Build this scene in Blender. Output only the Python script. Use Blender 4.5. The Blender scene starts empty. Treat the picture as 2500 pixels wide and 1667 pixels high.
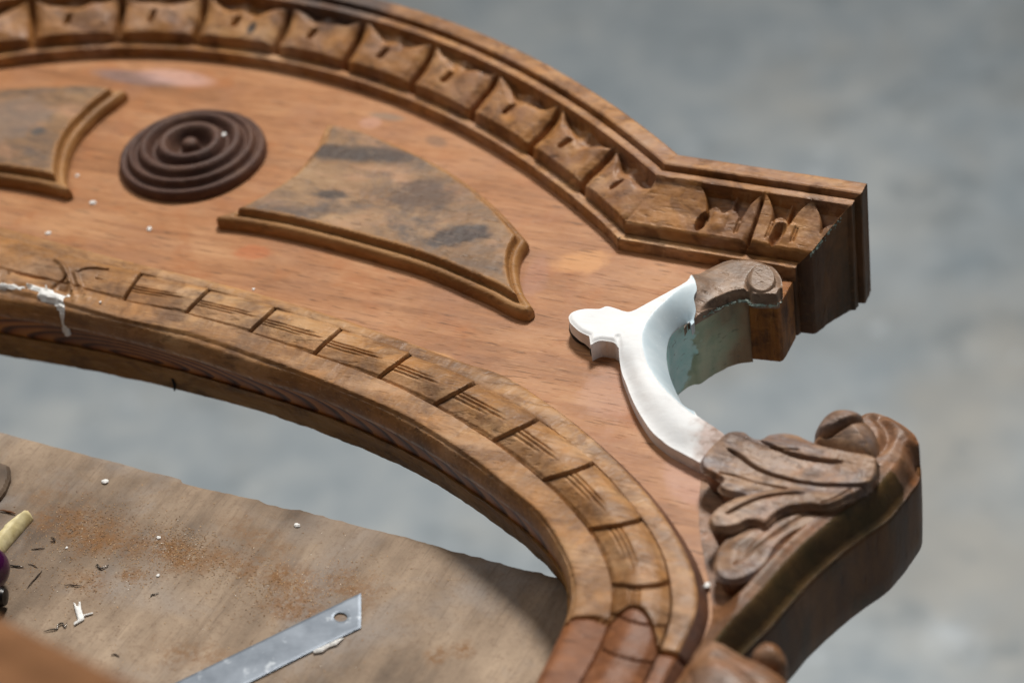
import bpy, bmesh, math, random
import numpy as np
from mathutils import Matrix, Vector
random.seed(4); RNG = np.random.default_rng(7)
SC = bpy.context.scene; COL = SC.collection

# ------------------------------------------------------------------ camera, world, lamps, exposure
FPX, PITCH, ROLL, CAMH = 6443.0, 0.66536, -0.14094, 0.6
_c, _s = math.cos(PITCH), math.sin(PITCH)
FWD = np.array([0, _c, -_s]); _r0 = np.array([1., 0, 0]); _u0 = np.array([0, _s, _c])
RGT = math.cos(ROLL)*_r0 + math.sin(ROLL)*_u0; UPV = -math.sin(ROLL)*_r0 + math.cos(ROLL)*_u0
CPOS = np.array([0, 0, CAMH])
cam = bpy.data.cameras.new('camera'); camo = bpy.data.objects.new('camera', cam); COL.objects.link(camo)
m = Matrix.Identity(4)
for i in range(3):
    m[i][0], m[i][1], m[i][2], m[i][3] = RGT[i], UPV[i], -FWD[i], CPOS[i]
camo.matrix_world = m
cam.sensor_width = 36; cam.lens = FPX/2500*36; cam.clip_start = .02; cam.clip_end = 60
cam.dof.use_dof = True; cam.dof.focus_distance = .955; cam.dof.aperture_fstop = 6.4; cam.dof.aperture_blades = 9
SC.camera = camo

w = bpy.data.worlds.new('World'); SC.world = w; w.use_nodes = True
w.node_tree.nodes['Background'].inputs[0].default_value = (1, .96, .90, 1)
w.node_tree.nodes['Background'].inputs[1].default_value = .026

def area(name, loc, target, size, power, color, shape='DISK', sy=None):
    l = bpy.data.lights.new(name, 'AREA'); l.shape = shape; l.size = size
    if sy: l.size_y = sy
    l.energy = power; l.color = color
    o = bpy.data.objects.new(name, l); COL.objects.link(o); o.location = loc
    o.rotation_euler = (Vector(target)-Vector(loc)).to_track_quat('-Z', 'Y').to_euler()
    return o
key = area('key_lamp', (.60, 2.36, 2.45), (.08, .73, 0), .62, 20, (1, .955, .89)); key.data.spread = math.radians(80)
area('left_fill', (-1.3, 1.9, 2.3), (0, .8, -.1), 1.7, 25, (1, .975, .94), 'RECTANGLE', 1.6)  # broad soft fill lamp at upper left, outside the view
area('front_fill', (1.5, -.5, 1.1), (.1, .75, -.1), 1.5, 4.5, (.95, .98, 1), 'RECTANGLE', 1.5)  # added fill lamp at front right, brightens the bay wall and softens shadows
SC.view_settings.view_transform = 'Standard'; SC.view_settings.look = 'None'
SC.view_settings.exposure = 0; SC.view_settings.gamma = 1; SC.view_settings.use_curve_mapping = False
SC.render.engine = 'CYCLES'; SC.cycles.use_denoising = True
SC.cycles.max_bounces = 6

# ------------------------------------------------------------------ coordinates
ZB = -.0286            # underside of the crest; the bench top is just below
def at(x, y, z=0.):
    d = FWD + (x-1250)/FPX*RGT - (y-833.5)/FPX*UPV
    return CPOS + d*((z-CAMH)/d[2])
def proj(P):
    v = np.asarray(P)-CPOS; k = v@FWD
    return np.stack([1250+FPX*(v@RGT)/k, 833.5-FPX*(v@UPV)/k], -1)
DU = np.array([.8795, -.4758]); DV = np.array([.4758, .8795])
ROT = math.atan2(DU[1], DU[0])
ORG = at(472, 383, 0)[:2]
def lo(x, y, z=0.):
    p = at(x, y, z)[:2]-ORG
    return np.array([p@DU, p@DV])
def LP(pts, z=0.):
    return np.array([lo(x, y, z) for x, y in pts])
def crop(pts, ox, oy, sc):
    return [(ox+x/sc, oy+y/sc) for x, y in pts]
def local_to_px(UV, z):
    X = ORG + UV[:, :1]*DU + UV[:, 1:2]*DV
    return proj(np.c_[X, np.broadcast_to(z, (len(X),))])
def sm(a, b, x):
    t = np.clip((x-a)/(b-a), 0, 1); return t*t*(3-2*t)
def catmull(P, n=12, closed=False):
    P = np.asarray(P, float); N = len(P); out = []
    rng = range(N) if closed else range(N-1)
    for i in rng:
        if closed: p0, p1, p2, p3 = P[i-1], P[i], P[(i+1) % N], P[(i+2) % N]
        else: p0, p1, p2, p3 = P[max(i-1, 0)], P[i], P[i+1], P[min(i+2, N-1)]
        d1 = max(np.linalg.norm(p2-p1), 1e-9); d0 = max(np.linalg.norm(p1-p0), 1e-9); d2 = max(np.linalg.norm(p3-p2), 1e-9)
        m1 = (p2-p1)*.5 + (p1-p0)*.5*d1/d0 if d0 > 1e-8 else (p2-p1)
        m2 = (p2-p1)*.5 + (p3-p2)*.5*d1/d2 if d2 > 1e-8 else (p2-p1)
        for m_ in (m1, m2):
            k = np.linalg.norm(m_)
            if k > 1.6*d1: m_ *= 1.6*d1/k
        for t in np.arange(n)/n:
            h = (2*t**3-3*t**2+1, t**3-2*t**2+t, -2*t**3+3*t**2, t**3-t**2)
            out.append(h[0]*p1+h[1]*m1+h[2]*p2+h[3]*m2)
    if not closed: out.append(P[-1])
    return np.array(out)
def resample(P, n):
    L = np.r_[0, np.cumsum(np.linalg.norm(np.diff(P, axis=0), axis=1))]
    t = np.linspace(0, L[-1], n)
    return np.stack([np.interp(t, L, P[:, k]) for k in range(P.shape[1])], 1)
def smooth(a, k):
    a = np.asarray(a, float)
    for _ in range(k):
        b = a.copy(); b[1:-1] = .25*a[:-2]+.5*a[1:-1]+.25*a[2:]; a = b
    return a
def pl_dist(Q, P, closed=False, tt=False):
    """distance (and closest point) from points Q to polyline P"""
    A = P if closed else P[:-1]; B = np.roll(P, -1, 0) if closed else P[1:]
    best = np.full(len(Q), 1e9); cp = np.zeros((len(Q), 2)); par = np.zeros(len(Q))
    for i in range(len(A)):
        ab = B[i]-A[i]; l2 = ab@ab
        if l2 < 1e-18: continue
        t = np.clip(((Q-A[i])@ab)/l2, 0, 1); c = A[i]+t[:, None]*ab
        d = ((Q-c)**2).sum(1); k = d < best
        best[k] = d[k]; cp[k] = c[k]; par[k] = i+t[k]
    if tt: return np.sqrt(best), cp, par/len(A)
    return np.sqrt(best), cp
def inside(Q, P):
    A = P; B = np.roll(P, -1, 0); r = np.zeros(len(Q), bool)
    for a, b in zip(A, B):
        k = (a[1] > Q[:, 1]) != (b[1] > Q[:, 1])
        if k.any():
            xx = (b[0]-a[0])*(Q[:, 1]-a[1])/(b[1]-a[1]+1e-30)+a[0]
            r ^= k & (Q[:, 0] < xx)
    return r
# value noise on numpy arrays
_tab = RNG.random((64, 64))
def vnoise(u, v, f):
    x, y = u*f+1000, v*f+1000
    i, j = np.floor(x).astype(int), np.floor(y).astype(int); a, b = x-i, y-j
    a = a*a*(3-2*a); b = b*b*(3-2*b)
    g = lambda p, q: _tab[p % 64, q % 64]
    return ((g(i, j)*(1-a)+g(i+1, j)*a)*(1-b)+(g(i, j+1)*(1-a)+g(i+1, j+1)*a)*b)-.5
def fbm(u, v, f):
    return vnoise(u, v, f)+.5*vnoise(v+.37, u, f*2.1)+.25*vnoise(u, v+.71, f*4.3)

# ------------------------------------------------------------------ materials
def lin(c):
    return tuple(((x/255)/12.92 if x/255 <= .04045 else ((x/255+.055)/1.055)**2.4) for x in c)+(1,)
class NT:
    def __init__(s, name):
        s.m = bpy.data.materials.new(name); s.m.use_nodes = True; s.t = s.m.node_tree
        s.b = s.t.nodes['Principled BSDF']
    def n(s, typ, **kw):
        nd = s.t.nodes.new('ShaderNode'+typ)
        for k, v in kw.items():
            if k.startswith('i_'):
                key = k[2:]; nd.inputs[int(key) if key.isdigit() else key.replace('_', ' ')].default_value = v
            else: setattr(nd, k, v)
        return nd
    def l(s, a, b): s.t.links.new(a, b)
    def coord(s, scale=(1, 1, 1), rot=(0, 0, 0), loc=(0, 0, 0)):
        tc = s.n('TexCoord'); mp = s.n('Mapping')
        mp.inputs['Scale'].default_value = scale; mp.inputs['Rotation'].default_value = rot; mp.inputs['Location'].default_value = loc
        s.l(tc.outputs['Object'], mp.inputs['Vector']); return mp.outputs[0]
    def noise(s, vec, scale, detail=4, rough=.55, dist=0.):
        nd = s.n('TexNoise'); nd.inputs['Scale'].default_value = scale; nd.inputs['Detail'].default_value = detail
        nd.inputs['Roughness'].default_value = rough; nd.inputs['Distortion'].default_value = dist
        s.l(vec, nd.inputs['Vector']); return nd.outputs[0]
    def ramp(s, fac, stops, interp='LINEAR'):
        r = s.n('ValToRGB'); r.color_ramp.interpolation = interp; e = r.color_ramp.elements
        while len(e) < len(stops): e.new(.5)
        for k, (p, c) in zip(e, stops): k.position = p; k.color = c if len(c) == 4 else tuple(c)+(1,)
        s.l(fac, r.inputs[0]); return r.outputs[0]
    def mix(s, fac, a, b, mode='MIX'):
        x = s.n('Mix', data_type='RGBA', blend_type=mode)
        for val, inp in ((fac, x.inputs[0]), (a, x.inputs[6]), (b, x.inputs[7])):
            if hasattr(val, 'links'): s.l(val, inp)
            else: inp.default_value = val
        return x.outputs[2]
    def math(s, op, a, b=None, c=None, clamp=False):
        x = s.n('Math', operation=op); x.use_clamp = clamp
        for i, v in enumerate((a, b, c)):
            if v is None: continue
            if hasattr(v, 'links'): s.l(v, x.inputs[i])
            else: x.inputs[i].default_value = v
        return x.outputs[0]
    def spot(s, centre, radii, rot=0, wob=.35, soft=.5, nscale=120):
        """mask of one stain with a ragged outline at a fixed place on the object"""
        tc = s.n('TexCoord'); sub = s.n('VectorMath', operation='SUBTRACT'); sub.inputs[1].default_value = centre
        s.l(tc.outputs['Object'], sub.inputs[0])
        mp = s.n('VectorRotate', rotation_type='Z_AXIS'); mp.inputs['Angle'].default_value = -rot; s.l(sub.outputs[0], mp.inputs['Vector'])
        sc = s.n('VectorMath', operation='DIVIDE'); sc.inputs[1].default_value = radii; s.l(mp.outputs[0], sc.inputs[0])
        ln = s.n('VectorMath', operation='LENGTH'); s.l(sc.outputs[0], ln.inputs[0])
        nz = s.noise(tc.outputs['Object'], nscale, 3)
        d = s.math('ADD', ln.outputs['Value'], s.math('MULTIPLY', s.math('SUBTRACT', nz, .5), wob*2.5))
        mr = s.n('MapRange', interpolation_type='SMOOTHSTEP'); s.l(d, mr.inputs[0])
        mr.inputs[1].default_value = 1-soft; mr.inputs[2].default_value = 1.05; mr.inputs[3].default_value = 1; mr.inputs[4].default_value = 0
        return mr.outputs[0]
    def bump(s, h, strength=.3, dist=.001, prev=None):
        b = s.n('Bump'); b.inputs['Strength'].default_value = strength; b.inputs['Distance'].default_value = dist
        s.l(h, b.inputs['Height'])
        if prev is not None: s.l(prev, b.inputs['Normal'])
        return b.outputs[0]

def wood(name, dark, mid, light, grain=(14, 120, 60), rot=0., stain=None, stain_amt=.5, stain_scale=38, pale=None, pale_amt=.35,
         rough=(.42, .62), spots=(), bump=.35, seed=0, pores=.6, warm=None, rim=None, varnish=None):
    M = NT(name)
    v = M.coord(grain, (0, 0, rot), (seed*1.7, seed*.9, seed*.3))
    o = M.coord((1, 1, 1), (0, 0, 0), (seed*.31, seed*.17, 0))
    g1 = M.noise(v, 1.0, 6, .6, .6)
    g2 = M.noise(v, 4.5, 5, .65, .3)
    big = M.noise(o, 26, 3, .5)
    f = M.math('ADD', M.math('MULTIPLY', g1, .55), M.math('ADD', M.math('MULTIPLY', g2, .25), M.math('MULTIPLY', big, .30)))
    c = M.ramp(f, [(.36, lin(dark)), (.54, lin(mid)), (.72, lin(light))])
    if warm:
        wm = M.ramp(M.noise(o, 55, 3, .55, .5), [(.52, (0, 0, 0)), (.72, (1, 1, 1))])
        c = M.mix(M.math('MULTIPLY', wm, .6), c, lin(warm))
    if pale:
        pm = M.ramp(M.noise(M.coord((1, 2.2, 1), (0, 0, rot), (seed+3.3, seed, 0)), 30, 5, .6, .4), [(.50, (0, 0, 0)), (.68, (1, 1, 1))])
        c = M.mix(M.math('MULTIPLY', pm, pale_amt), c, lin(pale))
    if stain:
        st = M.ramp(M.noise(M.coord((1, 1.5, 1), (0, 0, rot), (seed+8.1, seed*2, 0)), stain_scale, 6, .62, .5), [(.47, (0, 0, 0)), (.66, (1, 1, 1))])
        c = M.mix(M.math('MULTIPLY', st, stain_amt), c, lin(stain))
    if rim:
        ra = M.n('Attribute'); ra.attribute_name = 'rim'
        c = M.mix(ra.outputs['Fac'], c, M.ramp(f, [(.36, lin(rim[0])), (.54, lin(rim[1])), (.72, lin(rim[2]))]))
    if varnish:      # ragged patches of old dark varnish that the stripping left behind
        vn = M.noise(M.coord((1, 1.3, 1), (0, 0, rot), (seed*3.1, seed*1.3, 2)), varnish[2], 6, .68, .8)
        c = M.mix(M.math('MULTIPLY', M.ramp(vn, [(.50, (0, 0, 0)), (.62, (1, 1, 1))]), varnish[1]), c, lin(varnish[0]))
    for sp in spots:
        k = M.spot(*sp[:4], **(sp[6] if len(sp) > 6 else {}))
        c = M.mix(M.math('MULTIPLY', k, sp[5]), c, lin(sp[4]))
    # pores: short dark flecks along the grain
    pv = M.coord((grain[0]*9, grain[1]*9, grain[2]*9), (0, 0, rot))
    pn = M.noise(pv, 1.0, 2, .5)
    pm = M.ramp(pn, [(.30, (1, 1, 1)), (.40, (0, 0, 0))])
    c = M.mix(M.math('MULTIPLY', pm, pores*.5), c, lin(tuple(x*.55 for x in dark)))
    # fine scratches
    fs = M.noise(M.coord((160, 1900, 600), (0, 0, rot+.12)), 1, 2, .5)
    c = M.mix(M.math('MULTIPLY', M.ramp(fs, [(.58, (0, 0, 0)), (.74, (1, 1, 1))]), .22), c, lin(tuple(min(255, x*1.15+14) for x in light)))
    M.l(c, M.b.inputs['Base Color'])
    rr = M.n('MapRange'); M.l(g2, rr.inputs[0]); rr.inputs[3].default_value = rough[0]; rr.inputs[4].default_value = rough[1]
    M.l(rr.outputs[0], M.b.inputs['Roughness']); M.b.inputs['Specular IOR Level'].default_value = .32
    hb = M.bump(M.math('ADD', M.math('MULTIPLY', g2, 1.), M.math('MULTIPLY', pm, -.6)), bump, .0006)
    hb = M.bump(M.noise(o, 420, 3, .6), bump*.8, .00035, hb)
    M.l(hb, M.b.inputs['Normal'])
    return M.m

def simple(name, col, rough=.5, metal=0., bumpsc=None, bump=.2, col2=None, scale=60, spec=.4):
    M = NT(name); o = M.coord()
    nz = M.noise(o, scale, 5, .6)
    c2 = col2 or tuple(x*.85 for x in col)
    M.l(M.ramp(nz, [(.35, lin(c2)), (.65, lin(col))]), M.b.inputs['Base Color'])
    M.b.inputs['Roughness'].default_value = rough; M.b.inputs['Metallic'].default_value = metal; M.b.inputs['Specular IOR Level'].default_value = spec
    if bumpsc: M.l(M.bump(M.noise(o, bumpsc, 4), bump, .0005), M.b.inputs['Normal'])
    return M.m

# ------------------------------------------------------------------ object helpers
def tag(o, label=None, cat=None, group=None, kind=None):
    for k, v in (('label', label), ('category', cat), ('group', group), ('kind', kind)):
        if v: o[k] = v
    return o
def mesh_obj(name, V, F, mat=None, parent=None, smooth_=True, angle=None):
    me = bpy.data.meshes.new(name)
    V = np.asarray(V, np.float32)
    if isinstance(F, np.ndarray):
        nf, k = F.shape
        me.vertices.add(len(V)); me.vertices.foreach_set('co', V.ravel())
        me.loops.add(nf*k); me.loops.foreach_set('vertex_index', F.astype(np.int32).ravel())
        me.polygons.add(nf); me.polygons.foreach_set('loop_start', np.arange(0, nf*k, k, dtype=np.int32))
        me.update(calc_edges=True); me.validate()
    else:
        me.from_pydata(V.tolist(), [], [list(map(int, f)) for f in F]); me.update()
    if smooth_: me.polygons.foreach_set('use_smooth', np.ones(len(me.polygons), bool))
    if angle is not None: me.set_sharp_from_angle(angle=math.radians(angle))
    o = bpy.data.objects.new(name, me); COL.objects.link(o)
    if mat: me.materials.append(mat)
    if parent: o.parent = parent
    return o
def empty(name, loc, rz=0):
    o = bpy.data.objects.new(name, None); COL.objects.link(o); o.location = loc; o.rotation_euler = (0, 0, rz)
    o.empty_display_size = .02; return o
def grid_faces(nr, nc):
    i = np.arange(nr*nc).reshape(nr, nc)
    return np.stack([i[:-1, :-1].ravel(), i[:-1, 1:].ravel(), i[1:, 1:].ravel(), i[1:, :-1].ravel()], 1)
def fix_up(V, F):
    """orient quads so that the sheet faces up"""
    a = V[F[:, 1]]-V[F[:, 0]]; b = V[F[:, -1]]-V[F[:, 0]]
    if (a[:, 0]*b[:, 1]-a[:, 1]*b[:, 0]).sum() < 0: F = F[:, ::-1]
    return F
def relief(polys, hfun, res, zside, zoff=.0286, holes=(), under=0.):
    """top surface z = hfun(UV, d) over polygon, its rim snapped to the outline, walls down to zside. returns V, F(list)"""
    P = np.asarray(polys)
    lo_, hi = P.min(0)-res*2, P.max(0)+res*2
    xs = np.arange(lo_[0], hi[0], res); ys = np.arange(lo_[1], hi[1], res)
    X, Y = np.meshgrid(xs, ys); Q = np.c_[X.ravel(), Y.ravel()]
    ins = inside(Q, P); d, cp = pl_dist(Q, P, True)
    for h in holes:
        ih = inside(Q, h); dh, ch = pl_dist(Q, h, True); ins &= ~ih
        k = dh < d; d = np.where(k, dh, d); cp = np.where(k[:, None], ch, cp)
    nr, nc = X.shape; F = grid_faces(nr, nc)
    F = F[ins[F].any(1)]
    used = np.unique(F); snap = used[~ins[used]]
    near = used[ins[used] & (d[used] < res*.3)]
    Q[snap] = cp[snap]; Q[near] = cp[near]
    dd = d.copy(); dd[snap] = 0; dd[near] = 0
    idx = np.full(len(Q), -1); idx[used] = np.arange(len(used))
    UV = Q[used]; z = hfun(UV, dd[used]); V = np.c_[UV, z]; F = idx[F]
    # boundary edges -> walls
    E = np.concatenate([F[:, [0, 1]], F[:, [1, 2]], F[:, [2, 3]], F[:, [3, 0]]])
    key = np.sort(E, 1); _, inv, cnt = np.unique(key, axis=0, return_inverse=True, return_counts=True)
    be = E[cnt[inv.ravel()] == 1]
    if zside is not None:
        bv = np.unique(be); m = np.full(len(V), -1); m[bv] = len(V)+np.arange(len(bv))
        zz = zside(V[bv, :2]) if callable(zside) else np.full(len(bv), zside)
        V2 = V[bv].copy()
        if under:
            c_ = V[bv, :2]; best_ = c_.copy(); bd = np.zeros(len(c_))
            for a_ in np.linspace(0, 2*np.pi, 16, endpoint=False):
                q_ = c_+under*np.array([math.cos(a_), math.sin(a_)]); dq, _ = pl_dist(q_, P, True); dq = np.where(inside(q_, P), dq, 0)
                k_ = dq > bd; best_[k_] = q_[k_]; bd = np.maximum(bd, dq)
            V2[:, :2] = best_
        V2[:, 2] = np.minimum(zz, V2[:, 2]-1e-5)
        V = np.r_[V, V2]; W = np.stack([be[:, 1], be[:, 0], m[be[:, 0]], m[be[:, 1]]], 1)
        F = np.r_[F, W]
    V[:, 2] += zoff
    return V, F
def merge(*parts):
    Vs, Fs, n = [], [], 0
    for V, F in parts:
        Vs.append(V); Fs.append(F+n); n += len(V)
    return np.concatenate(Vs), np.concatenate(Fs)
def prism(P, z0, z1, zoff=.0286, name='p', mat=None, parent=None, bevel=0.):
    bm = bmesh.new()
    vs = [bm.verts.new((x, y, z1+zoff)) for x, y in P]
    f = bm.faces.new(vs)
    if f.normal.z < 0: f.normal_flip()
    bm.normal_update()
    ex = bmesh.ops.extrude_face_region(bm, geom=[f])
    for v in ex['geom']:
        if isinstance(v, bmesh.types.BMVert): v.co.z = z0+zoff
    bmesh.ops.recalc_face_normals(bm, faces=bm.faces)
    if bevel:
        bmesh.ops.bevel(bm, geom=[e for e in bm.edges], offset=bevel, segments=2, affect='EDGES', profile=.6, clamp_overlap=True)
    bmesh.ops.triangulate(bm, faces=[f for f in bm.faces if len(f.verts) > 4])
    me = bpy.data.meshes.new(name); bm.to_mesh(me); bm.free()
    o = bpy.data.objects.new(name, me); COL.objects.link(o)
    if mat: me.materials.append(mat)
    if parent: o.parent = parent
    return o

#MARK materials of the place
M_PANEL = wood('sanded_panel_wood', (118, 76, 44), (160, 109, 69), (186, 139, 98), grain=(10, 110, 50), stain=(150, 106, 78), stain_amt=.5, stain_scale=30,
               pale=(188, 142, 104), pale_amt=.4, warm=(158, 96, 50), rough=(.40, .58), bump=.28, seed=1, pores=1.1,
               spots=[(tuple(lo(330, 190))+(.0286,), (.026, .006, .02), 0, .0, (120, 100, 98), .75), (tuple(lo(430, 190))+(.0286,), (.022, .007, .02), 0, 0, (198, 160, 150), .6),
                      (tuple(lo(945, 285))+(.0286,), (.010, .003, .02), 0, 0, (125, 108, 92), .7), (tuple(lo(905, 300))+(.0286,), (.006, .005, .02), 0, 0, (196, 152, 134), .45),
                      (tuple(lo(1065, 345))+(.0286,), (.007, .004, .02), -.4, 0, (110, 84, 66), .6),
                      (tuple(lo(615, 615))+(.0286,), (.009, .006, .02), .2, .5, (176, 98, 54), .6), (tuple(lo(1050, 870))+(.0286,), (.014, .004, .02), -.1, .3, (214, 160, 96), .6),
                      (tuple(lo(60, 245))+(.0286,), (.03, .008, .02), 0, .3, (140, 112, 92), .6),
                      (tuple(lo(1420, 640))+(.0286,), (.014, .008, .02), .3, .4, (208, 152, 98), .6),
                      (tuple(lo(1490, 960))+(.0286,), (.012, .02, .02), .3, .5, (192, 154, 136), .35),
                      (tuple(lo(1690, 1180))+(.0286,), (.020, .010, .02), -.7, .4, (190, 150, 138), .4),
                      (tuple(lo(1305, 680))+(.0286,), (.006, .016, .02), .2, .4, (160, 118, 104), .35)])
M_CORN = wood('carved_tan_wood', (92, 58, 26), (156, 107, 58), (192, 150, 104), grain=(16, 60, 60), stain=(132, 100, 86), stain_amt=.55, stain_scale=46,
              pale=(190, 160, 138), pale_amt=.4, warm=(190, 132, 72), rough=(.38, .6), bump=.35, seed=2, varnish=((84, 50, 24), .62, 62),
              spots=[(tuple(lo(838, -2, .023))+(.051,), (.030, .016, .02), .1, .1, (78, 68, 66), .9), (tuple(lo(1538, 246, .023))+(.051,), (.009, .003, .02), .35, .1, (112, 98, 96), .9),
                     (tuple(lo(612, 58, .015))+(.043,), (.0025, .004, .02), 0, .1, (34, 24, 20), .95), (tuple(lo(800, 40, .018))+(.046,), (.006, .012, .02), .2, .3, (84, 56, 40), .7)])
M_MOULD = wood('beaded_moulding_wood', (100, 66, 34), (162, 116, 70), (196, 158, 116), grain=(12, 70, 60), rot=.25, stain=(104, 78, 58), stain_amt=.7, stain_scale=48,
               pale=(190, 156, 126), pale_amt=.5, warm=(188, 132, 76), rough=(.36, .58), bump=.4, seed=3, varnish=((92, 58, 32), .5, 55))
M_MOULD2 = wood('old_red_brown_wood', (78, 46, 28), (126, 80, 50), (160, 112, 80), grain=(12, 60, 60), rot=.9, stain=(110, 76, 62), stain_amt=.5, warm=(164, 104, 58), seed=4)
M_RAISED = wood('weathered_panel_wood', (88, 66, 48), (136, 104, 74), (168, 136, 102), grain=(16, 46, 40), rot=.35, stain=(92, 78, 70), stain_amt=.92, stain_scale=40,
                pale=(178, 134, 104), pale_amt=.6, rough=(.40, .60), bump=.4, seed=5, spots=[(tuple(lo(880, 418))+(.037,), (.034, .007, .02), .12, .2, (66, 57, 54), .9), (tuple(lo(1130, 620))+(.037,), (.018, .008, .02), .5, .5, (60, 53, 53), .9), (tuple(lo(820, 520))+(.037,), (.012, .004, .02), .2, .5, (56, 49, 48), .85), (tuple(lo(1040, 520))+(.037,), (.02, .012, .02), .3, .6, (84, 66, 56), .8), (tuple(lo(103, 362))+(.037,), (.004, .004, .02), 0, .3, (74, 72, 72), .8), (tuple(lo(40, 330))+(.037,), (.02, .02, .02), 0, .6, (122, 106, 96), .6)], rim=((100, 66, 34), (150, 106, 60), (180, 136, 88)))
M_ROS = wood('dark_turned_wood', (50, 32, 26), (82, 56, 46), (108, 80, 64), grain=(30, 60, 60), stain=(60, 44, 42), stain_amt=.4, rough=(.52, .70), bump=.35, seed=7)
M_LEAF = wood('grey_brown_carved_wood', (80, 56, 38), (132, 100, 74), (170, 138, 110), grain=(18, 70, 50), rot=.1, stain=(118, 109, 110), stain_amt=.95, stain_scale=52,
              pale=(186, 156, 134), pale_amt=.4, warm=(156, 100, 62), rough=(.36, .55), bump=.45, seed=8, varnish=((72, 50, 36), .6, 75))
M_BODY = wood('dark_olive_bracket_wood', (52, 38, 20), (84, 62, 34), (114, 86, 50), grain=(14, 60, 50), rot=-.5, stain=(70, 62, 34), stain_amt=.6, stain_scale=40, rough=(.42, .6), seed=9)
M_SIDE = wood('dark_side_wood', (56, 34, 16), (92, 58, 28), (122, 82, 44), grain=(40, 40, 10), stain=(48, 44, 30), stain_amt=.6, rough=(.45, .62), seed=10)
M_BRK = wood('brown_bracket_wood', (76, 48, 28), (124, 84, 54), (160, 118, 82), grain=(16, 60, 50), rot=-.5, stain=(108, 92, 82), stain_amt=.6, stain_scale=50, pale=(186, 154, 132), pale_amt=.4, warm=(160, 104, 66), rough=(.36, .56), seed=16, varnish=((70, 46, 28), .55, 60))
M_NECK = wood('pinkish_bracket_wood', (84, 54, 38), (134, 94, 68), (166, 126, 98), grain=(16, 60, 50), rot=.8, stain=(120, 96, 84), stain_amt=.5, seed=11)

def inner_wall_mat():
    M = NT('ringed_dark_wood'); tc = M.coord((1, 1, 1))
    at_ = M.n('Attribute'); at_.attribute_name = 'wallpos'
    mp = M.n('Mapping'); mp.inputs['Scale'].default_value = (22, 150, 1); M.l(at_.outputs['Vector'], mp.inputs[0])
    sub = M.n('VectorMath', operation='SUBTRACT'); sub.inputs[1].default_value = (WALL_S0*22, -.0150*150, 0); M.l(mp.outputs[0], sub.inputs[0])
    wv = M.n('TexWave', wave_type='RINGS', rings_direction='SPHERICAL', wave_profile='SAW'); wv.inputs['Scale'].default_value = 1.15; wv.inputs['Distortion'].default_value = 2.2
    wv.inputs['Detail'].default_value = 2; wv.inputs['Detail Scale'].default_value = .8
    M.l(sub.outputs[0], wv.inputs['Vector'])
    c = M.ramp(wv.outputs['Color'], [(.0, lin((184, 122, 54))), (.5, lin((150, 88, 34))), (.80, lin((56, 24, 8))), (1, lin((130, 76, 32)))])
    nz = M.noise(tc, 30, 5, .6)
    c = M.mix(M.math('MULTIPLY', M.ramp(nz, [(.50, (0, 0, 0)), (.66, (1, 1, 1))]), .5), c, lin((70, 38, 16)))
    M.l(c, M.b.inputs['Base Color']); M.b.inputs['Roughness'].default_value = .5
    M.l(M.bump(M.noise(tc, 300, 4), .3, .0005), M.b.inputs['Normal'])
    return M.m
M_BACK = wood('rough_backing_wood', (112, 76, 32), (150, 108, 56), (168, 128, 76), grain=(20, 20, 120), stain=(66, 50, 32), stain_amt=.6, stain_scale=70, rough=(.6, .8), bump=.6, seed=12)

def plaster_mat():
    M = NT('white_repair_putty'); o = M.coord()
    n1 = M.noise(o, 60, 4, .5)
    c = M.ramp(n1, [(.3, lin((224, 227, 230))), (.7, lin((238, 239, 240)))])
    # thin smear of putty over wood where the repair feathers out
    k = M.spot(tuple(lo(1768, 1092, .005))+(.033,), (.0125, .018, .03), .5, .5, .6, 170)
    c = M.mix(M.math('MULTIPLY', k, .9), c, M.ramp(M.noise(o, 300, 4), [(.4, lin((150, 118, 100))), (.6, lin((198, 176, 168)))]))
    sd = M.ramp(M.noise(M.coord((1, 2.5, 1), (0, 0, .7)), 85, 5, .65, .6), [(.50, (0, 0, 0)), (.70, (1, 1, 1))])
    c = M.mix(M.math('MULTIPLY', sd, .30), c, lin((206, 202, 200)))
    sp = M.ramp(M.noise(o, 700, 2), [(.70, (0, 0, 0)), (.76, (1, 1, 1))])
    c = M.mix(M.math('MULTIPLY', sp, .45), c, lin((214, 210, 206)))
    M.l(c, M.b.inputs['Base Color']); M.b.inputs['Roughness'].default_value = .9; M.b.inputs['Specular IOR Level'].default_value = .12
    M.b.inputs['Subsurface Weight'].default_value = .06; M.b.inputs['Subsurface Radius'].default_value = (.002, .002, .002); M.b.inputs['Subsurface Scale'].default_value = 1
    sc_ = M.noise(M.coord((90, 900, 90), (0, 0, .9)), 1, 3, .6)
    M.l(M.bump(sc_, .14, .0005, M.bump(M.noise(o, 240, 4), .2, .0007)), M.b.inputs['Normal'])
    return M.m
M_PLAST = plaster_mat()
def bevel_mat():
    M = NT('pale_blue_primer'); o = M.coord()
    n1 = M.noise(o, 90, 4, .5)
    c = M.ramp(n1, [(.35, lin((186, 204, 214))), (.65, lin((204, 218, 226)))])
    sp = M.ramp(M.noise(o, 420, 2), [(.70, (0, 0, 0)), (.76, (1, 1, 1))])
    c = M.mix(M.math('MULTIPLY', sp, .7), c, lin((236, 242, 246)))
    M.l(c, M.b.inputs['Base Color']); M.b.inputs['Roughness'].default_value = .45
    M.l(M.bump(M.noise(o, 260, 4), .12, .0006), M.b.inputs['Normal'])
    return M.m
M_PRIM = bevel_mat()
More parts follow.
